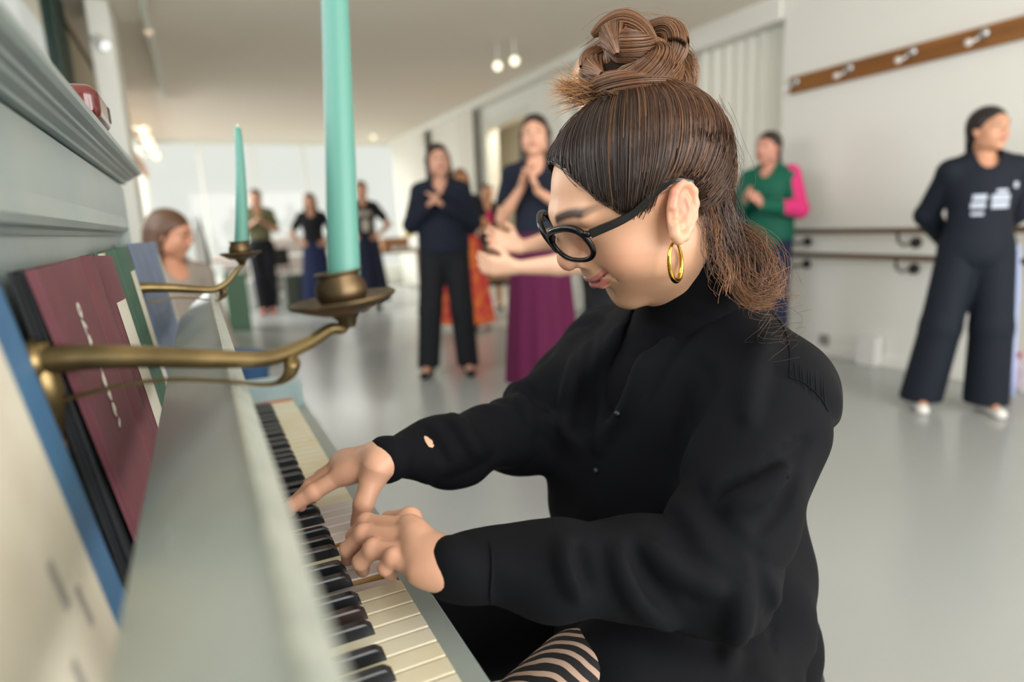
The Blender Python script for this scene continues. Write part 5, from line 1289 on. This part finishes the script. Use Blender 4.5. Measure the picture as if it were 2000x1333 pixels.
        for sd in LG:
            hp_, kn, an = LG[sd]; end = an+np.array([0, 0, -.02 if wide else .02])
            Fb.cap(T(hp_), T(kn), (.094+wide*.2)*S, (.068+wide*.6)*S, .03); Fb.cap(T(kn), T(end), (.068+wide*.6)*S, (.050+wide)*S, .02)
        Fb.cut(T((0, 0, bottom.get('hem', .06))), (0, 0, -1))
    Fb.cut(T((0, 0, wz+.06)), (0, 0, 1))
    Vb, Qb = Fb.net(); np_mesh('skirt' if kind == 'skirt' else 'trousers', Vb, Qb, bottom['mat'], o)
    # hair --------------------------------------------------
    Fh = Field(hc-.34*S, hc+.24*S, h*.8); Eh = lambda c_, r_, k=.02, m_='+': Fh.ell(HTb(c_), np.array(r_)*S, Rm, k, m_)
    Eh((0, -.014, .050), (.082, .103, .088)); 
    kk = hair['kind']
    if kk != 'short': Eh((0, -.055, .0), (.066, .055, .075), .03)
    if kk == 'long':
        L_ = hair.get('len', .18)
        for x in (-1, 1): Fh.cap(HTb((x*.066, -.02, .02)), HTb((x*.078, -.012, -L_)), .030*S, .026*S, .03)
        Fh.cap(HTb((0, -.07, 0)), HTb((0, -.075, -L_)), .05*S, .05*S, .04)
    if kk == 'pony': Fh.cap(HTb((0, -.10, .02)), HTb((hair.get('side', 0), -.12, -.16)), .034*S, .02*S, .02)
    if kk == 'bun': Eh((0, -.085, .085), (.038, .038, .036))
    Fc = Field(hc-.34*S, hc+.24*S, h*.8); Fc.ell(HTb((0, .085, -.02)), np.array([.058, .075, .100])*S, Rm, 0)
    Fc.cap(HTb((0, .03, -.09)), HTb((0, .06, -.20)), .052*S, .07*S, .02)
    Fh.F = np.maximum(Fh.F, -Fc.F); Vh_, Qh_ = Fh.net(); np_mesh('hair', Vh_, Qh_, hair['mat'], o)
    # shoes --------------------------------------------------
    sm = cm('shoe_%d_%d_%d' % shoe, lin(*shoe), .5)
    for sd in LG:
        an = LG[sd][2]; Fs = Field(T(an)-np.array([.26, .26, .12]), T(an)+np.array([.26, .26, .08]), .007)
        Fs.cap(T(an+np.array([0, -.035, -.055])), T(an+np.array([sd*.025, .145, -.062])), .038*S, .032*S, .02); Fs.cap(T(an+np.array([0, -.01, -.05])), T(an), .040*S, .036*S, .02); Fs.cut(T((0, 0, an[2]-.083)), (0, 0, -1))
        Vs, Qs = Fs.net(); np_mesh('shoe', Vs, Qs, sm, o)
    if extra: extra(o, T, HTb, Rb, S, to)
    return o
def hmat(key, col): 
    if key not in CL: CL[key] = mat(key, col, .45, noise=(60, tuple(list(np.array(col[:3])*.55)+[1]), .3, .7))
    return CL[key]
navy, blackc = cm('navy_jersey', lin(25, 31, 46)), cm('black_cotton', lin(27, 29, 34))
clasp = lambda z=1.22, y=.22, x=0.0: (((.225, .02, 1.13), (.055+x, y-.01, z-.02), (-.6, .25, .75), (-1, 0, -.2), (0, .3, 1), .25), ((-.225, .02, 1.13), (-.055+x, y-.01, z-.02), (.6, .25, .75), (1, 0, -.2), (0, .3, 1), .25))
hips_ = lambda: (((.33, -.10, 1.12), (.175, .03, .98), (-.5, .8, -.2), (-.8, -.3, 0), (0, -.3, 1), .3), ((-.33, -.10, 1.12), (-.175, .03, .98), (.5, .8, -.2), (.8, -.3, 0), (0, -.3, 1), .3))
toCam = lambda x, y: math.degrees(math.atan2(CAM[1]-y, CAM[0]-x))
# A: olive top, black trousers, red shoes
person(512, 500, 7.98, 1.70, toCam(.75, 8), 'person in an olive top and black trousers with red shoes, palms together at the chest', clasp(1.26, .18), dict(sleeve='short', mat=cm('olive_cotton', lin(112, 112, 84)), hem=1.02, neck=.04, thick=.02), dict(kind='trousers', mat=blackc, waist=1.04, wide=.03), dict(kind='short', mat=hmat('brown_hair_bg', lin(96, 72, 58))), feet=((-.05, 0), (.05, .05)), shoe=(176, 40, 44), group=None, h=.010)
# B: navy long skirt
person(616, 500, 7.9, 1.63, toCam(1.2, 7.9)-10, 'person with long brown hair, black top and navy ankle-length skirt, one hand on a hip', hips_(), dict(sleeve='short', mat=blackc, hem=.98, neck=.03), dict(kind='skirt', mat=cm('navy_skirt', lin(34, 44, 78)), r0=.15, r1=.25, hem=.09), dict(kind='long', mat=hmat('chestnut_bg', lin(92, 56, 44)), len=.16), shoe=(186, 52, 50), h=.010)
# C: graphic t-shirt behind the near candle
def make_print(rects, mt, name='print'):
    def fn(o, T, HTb, Rb, S, to):
        dg = bpy.context.evaluated_depsgraph_get(); bv = BVHTree.FromObject(to, dg); mb = MB(); n = 5
        for (x0, x1, z0, z1) in rects:
            g_ = []
            for i in range(n+1):
                for j in range(n+1):
                    p = np.array([x0+(x1-x0)*i/n, .5, z0+(z1-z0)*j/n]); h_ = bv.ray_cast(Vector(T(p)), Vector(-(Rb @ np.array([0, 1.0, 0]))), 1.0)
                    q = np.array(h_[0]) if h_[0] else T(p*np.array([1, .26, 1])); g_.append(q+(Rb @ np.array([0, .004, 0])))
            mb.add(g_, [(i*(n+1)+j, (i+1)*(n+1)+j, (i+1)*(n+1)+j+1, i*(n+1)+j+1) for i in range(n) for j in range(n)])
        mb.build(name, mt, to)
    return fn
person(716, 500, 7.3, 1.74, toCam(1.95, 7.3), 'person with very short hair and black shirt with a pale graphic, hands on hips', hips_(), dict(sleeve='short', mat=blackc, hem=.96, neck=.02), dict(kind='skirt', mat=cm('midnight_skirt', lin(30, 36, 58)), r0=.16, r1=.27, hem=.10), dict(kind='short', mat=hmat('shaved', lin(120, 92, 78))), h=.010,
       extra=make_print([(-.10, .09, 1.245, 1.30), (-.07, .03, 1.04, 1.20)], cm('pale_print', lin(196, 190, 180))))
# D: navy long sleeves, hands clasped, black trousers
person(868, 500, 2.92, 1.665, toCam(1.45, 2.92)-4, 'person in a navy long-sleeved shirt and black trousers clasping hands at the chest', clasp(1.27, .17, .03), dict(sleeve='long', mat=navy, hem=.92, neck=.05, thick=.022, boxy=1), dict(kind='trousers', mat=blackc, waist=1.0, wide=.034), dict(kind='long', mat=hmat('dark_brown_bg', lin(58, 44, 38)), len=.14), head=(12, 0, 5), feet=((-.13, .02), (.17, .02)), shoe=(24, 24, 28), skin=(212, 160, 136))
# E: behind D
person(908, 500, 4.75, 1.66, toCam(2.2, 4.75), 'person with ginger hair and coral patterned long skirt, behind the one in navy', clasp(1.1, .2), dict(sleeve='short', mat=blackc, hem=1.0), dict(kind='skirt', mat=cm('coral_pattern', lin(206, 56, 70), .8, noise=(14, lin(226, 120, 56), .42, .56)), r0=.15, r1=.29, hem=.07), dict(kind='long', mat=hmat('ginger_bg', lin(140, 84, 44)), len=.1), shoe=(200, 190, 180), skin=(200, 140, 100), h=.010)
# F: far black dress with pink
person(957, 500, 6.0, 1.60, toCam(3.0, 6.0), 'person in a black dress with a pink bodice, standing far back near the doorway', clasp(1.08, .22), dict(sleeve='short', mat=blackc, hem=1.0, neck=.06), dict(kind='skirt', mat=blackc, r0=.15, r1=.27, hem=.34), dict(kind='bun', mat=hmat('dark_brown_bg', lin(58, 44, 38))), h=.010, skin=(200, 150, 118),
       extra=make_print([(-.05, .05, 1.12, 1.33)], cm('pink_print', lin(200, 50, 96))))
# G: navy T-shirt, dark hair, beside the pianist's forehead
person(1054, 500, 1.95, 1.71, toCam(1.65, 1.95)-8, 'person in a navy short-sleeved shirt and long magenta skirt with hands raised', (((.215, .04, 1.11), (.07, .16, 1.28), (-.35, .2, .9), (-.9, .3, 0), (0, .5, .7), .35), ((-.215, .03, 1.12), (-.03, .21, 1.25), (.3, .2, .9), (.9, .3, 0), (0, .5, .7), .3)),
       dict(sleeve='short', mat=navy, hem=.98, neck=.03), dict(kind='skirt', mat=cm('magenta_skirt', lin(88, 18, 60), .75), r0=.16, r1=.235, hem=.10, waist=1.02), dict(kind='long', mat=hmat('dark_brown_bg', lin(58, 44, 38)), len=.22), shoe=(30, 30, 34), skin=(222, 168, 140))
# H: magenta skirt, mostly behind the pianist's head; clapping
hp_ = at(1200, 560, 2.2)
person(0, 0, 0, 1.66, 158, 'person clapping with bare forearms, otherwise hidden behind the head of the pianist', (((.20, .12, 1.06), (.07, .32, 1.03), (-.35, .95, .30), (-.9, -.2, .2), (0, .1, 1), .25), ((-.20, .13, .98), (-.04, .35, .965), (.25, .95, .10), (.9, -.1, .3), (0, .1, 1), .35)),
       dict(sleeve='short', mat=navy, hem=.98, neck=.02), dict(kind='trousers', mat=blackc), dict(kind='bun', mat=hmat('brown_hair_bg', lin(96, 72, 58))), shoe=(30, 30, 34), skin=(226, 180, 152), xy=hp_[:2])
# I: green jacket with pink sleeve
def green_extra(o, T, HTb, Rb, S, to):
    F = Field(T((0, 0, 1.2))-.45, T((0, 0, 1.2))+.45, .0085); s0 = np.array([-.158, -.005, 1.365]); e = np.array([-.232, .05, 1.12]); w_ = np.array([-.09, .25, 1.16])
    F.cap(T(s0+np.array([.0, 0, .02])), T(e+np.array([-.006, 0, 0])), .066*S, .063*S, .02); F.cap(T(e+np.array([-.006, 0, 0])), T(e*.5+w_*.5), .063*S, .058*S, .02)
    V, Q = F.net(); np_mesh('pink_sleeve_panel', V, Q, cm('pink_stripe', lin(226, 60, 128)), to, label='pink sleeve panel')
person(1500, 400, 1.98, 1.66, 205, 'person in a green jacket with pink sleeve panels clapping, beside the white curtain', (((.24, .06, 1.12), (.08, .27, 1.19), (-.3, .7, .6), (-.9, 0, 0), (0, .2, 1), .25), ((-.23, .05, 1.12), (-.05, .28, 1.16), (.3, .7, .6), (.9, 0, 0), (0, .2, 1), .25)),
       dict(sleeve='long', mat=cm('green_tracksuit', lin(14, 96, 76), .6), hem=.70, neck=.06, name='jacket', thick=.024, boxy=1), dict(kind='trousers', mat=cm('blue_black_jeans', lin(34, 44, 70)), wide=.03), dict(kind='pony', mat=hmat('dark_brown_bg', lin(58, 44, 38)), side=-.02), head=(-16, 0, 0), skin=(216, 156, 136), extra=green_extra)
# J: track suit on the right
def j_extra(o, T, HTb, Rb, S, to):
    make_print([(-.085, -.03, 1.235, 1.255), (-.10, -.01, 1.195, 1.228), (-.10, -.012, 1.155, 1.188), (.012, .075, 1.20, 1.232), (.015, .08, 1.158, 1.19), (.02, .075, 1.12, 1.138)], cm('white_print', lin(190, 198, 214)), 'shirt_print')(o, T, HTb, Rb, S, to)
    make_print([(-.140, -.116, 1.26, 1.29)], cm('white_print', lin(190, 198, 214)), 'badge')(o, T, HTb, Rb, S, to)
    mb = MB()
    ps = [T((-.178, .03, .95)), T((-.195, .03, .75)), T((-.206, .03, .5)), T((-.212, .04, .30)), T((-.222, .05, .10))]
    mb.tube(ps, .016, 8); mb.build('side_stripe', cm('white_stripe', lin(176, 190, 232)), o)
jx = hit(1880, 780, 2, 0)
person(0, 0, 0, 1.555, toCam(3.45, .62)+16, 'person in a dark tracksuit with wide striped trousers, hands behind the back by the barre', (((.22, -.13, 1.13), (.10, -.20, .98), (-.9, 0, -.2), (0, -1, 0), (0, 0, -1), .3), ((-.22, -.13, 1.13), (-.10, -.20, .98), (.9, 0, -.2), (0, -1, 0), (0, 0, -1), .3)),
       dict(sleeve='long', mat=cm('dark_navy_track', lin(16, 25, 37), .75), hem=.84, neck=.10, name='jacket', thick=.026), dict(kind='trousers', mat=cm('dark_navy_track', lin(25, 34, 48)), wide=.062, waist=1.0, hem=.05), dict(kind='pony', mat=hmat('black_hair_bg', lin(36, 30, 30)), side=0), head=(26, 0, 4), feet=((-.10, .04), (.22, .02)), shoe=(226, 224, 220), skin=(206, 152, 122), xy=(CAM+(jx-CAM)*.955)[:2], extra=j_extra)
# K: seated at the left beyond the piano
kx = hit(322, 500, 1, 2.1)
person(0, 0, 0, 1.66, -62, 'seated person with long brown hair and blue jeans beyond the end of the piano', (((.24, .06, .78), (.16, .34, .60), (0, .9, -.4), (0, 0, -1), (-1, 0, 0), .3), ((-.24, .06, .78), (-.14, .34, .60), (0, .9, -.4), (0, 0, -1), (1, 0, 0), .3)),
       dict(sleeve='long', mat=cm('grey_knit', lin(150, 140, 130)), hem=.4, neck=.03), dict(kind='trousers', mat=cm('blue_jeans', lin(50, 82, 118)), waist=1.4, hem=.02), dict(kind='long', mat=hmat('auburn_bg', lin(98, 66, 44)), len=.22), head=(40, 14, 0), skin=(200, 144, 116), xy=kx[:2]+np.array([.02, 0]), z0=-.43,
       legs=(((-.09, 0, .90), (-.12, .44, .93), (-.12, .42, .485)), ((.09, 0, .90), (.12, .44, .93), (.12, .42, .485))))
stool2 = thing('low_stool', 'low wooden stool under the seated person beyond the piano', 'stool', (kx[0], kx[1], 0))
MB().lathe([(.0001, .32), (.16, .32), (.165, .335), (.0001, .345)], seg=24).build('seat', tabwood, stool2)
for i in range(4):
    a = i*1.571+.78; MB().tube([(.09*math.cos(a), .09*math.sin(a), .325), (.15*math.cos(a), .15*math.sin(a), 0)], .014, 8).build('leg', tabwood, stool2)
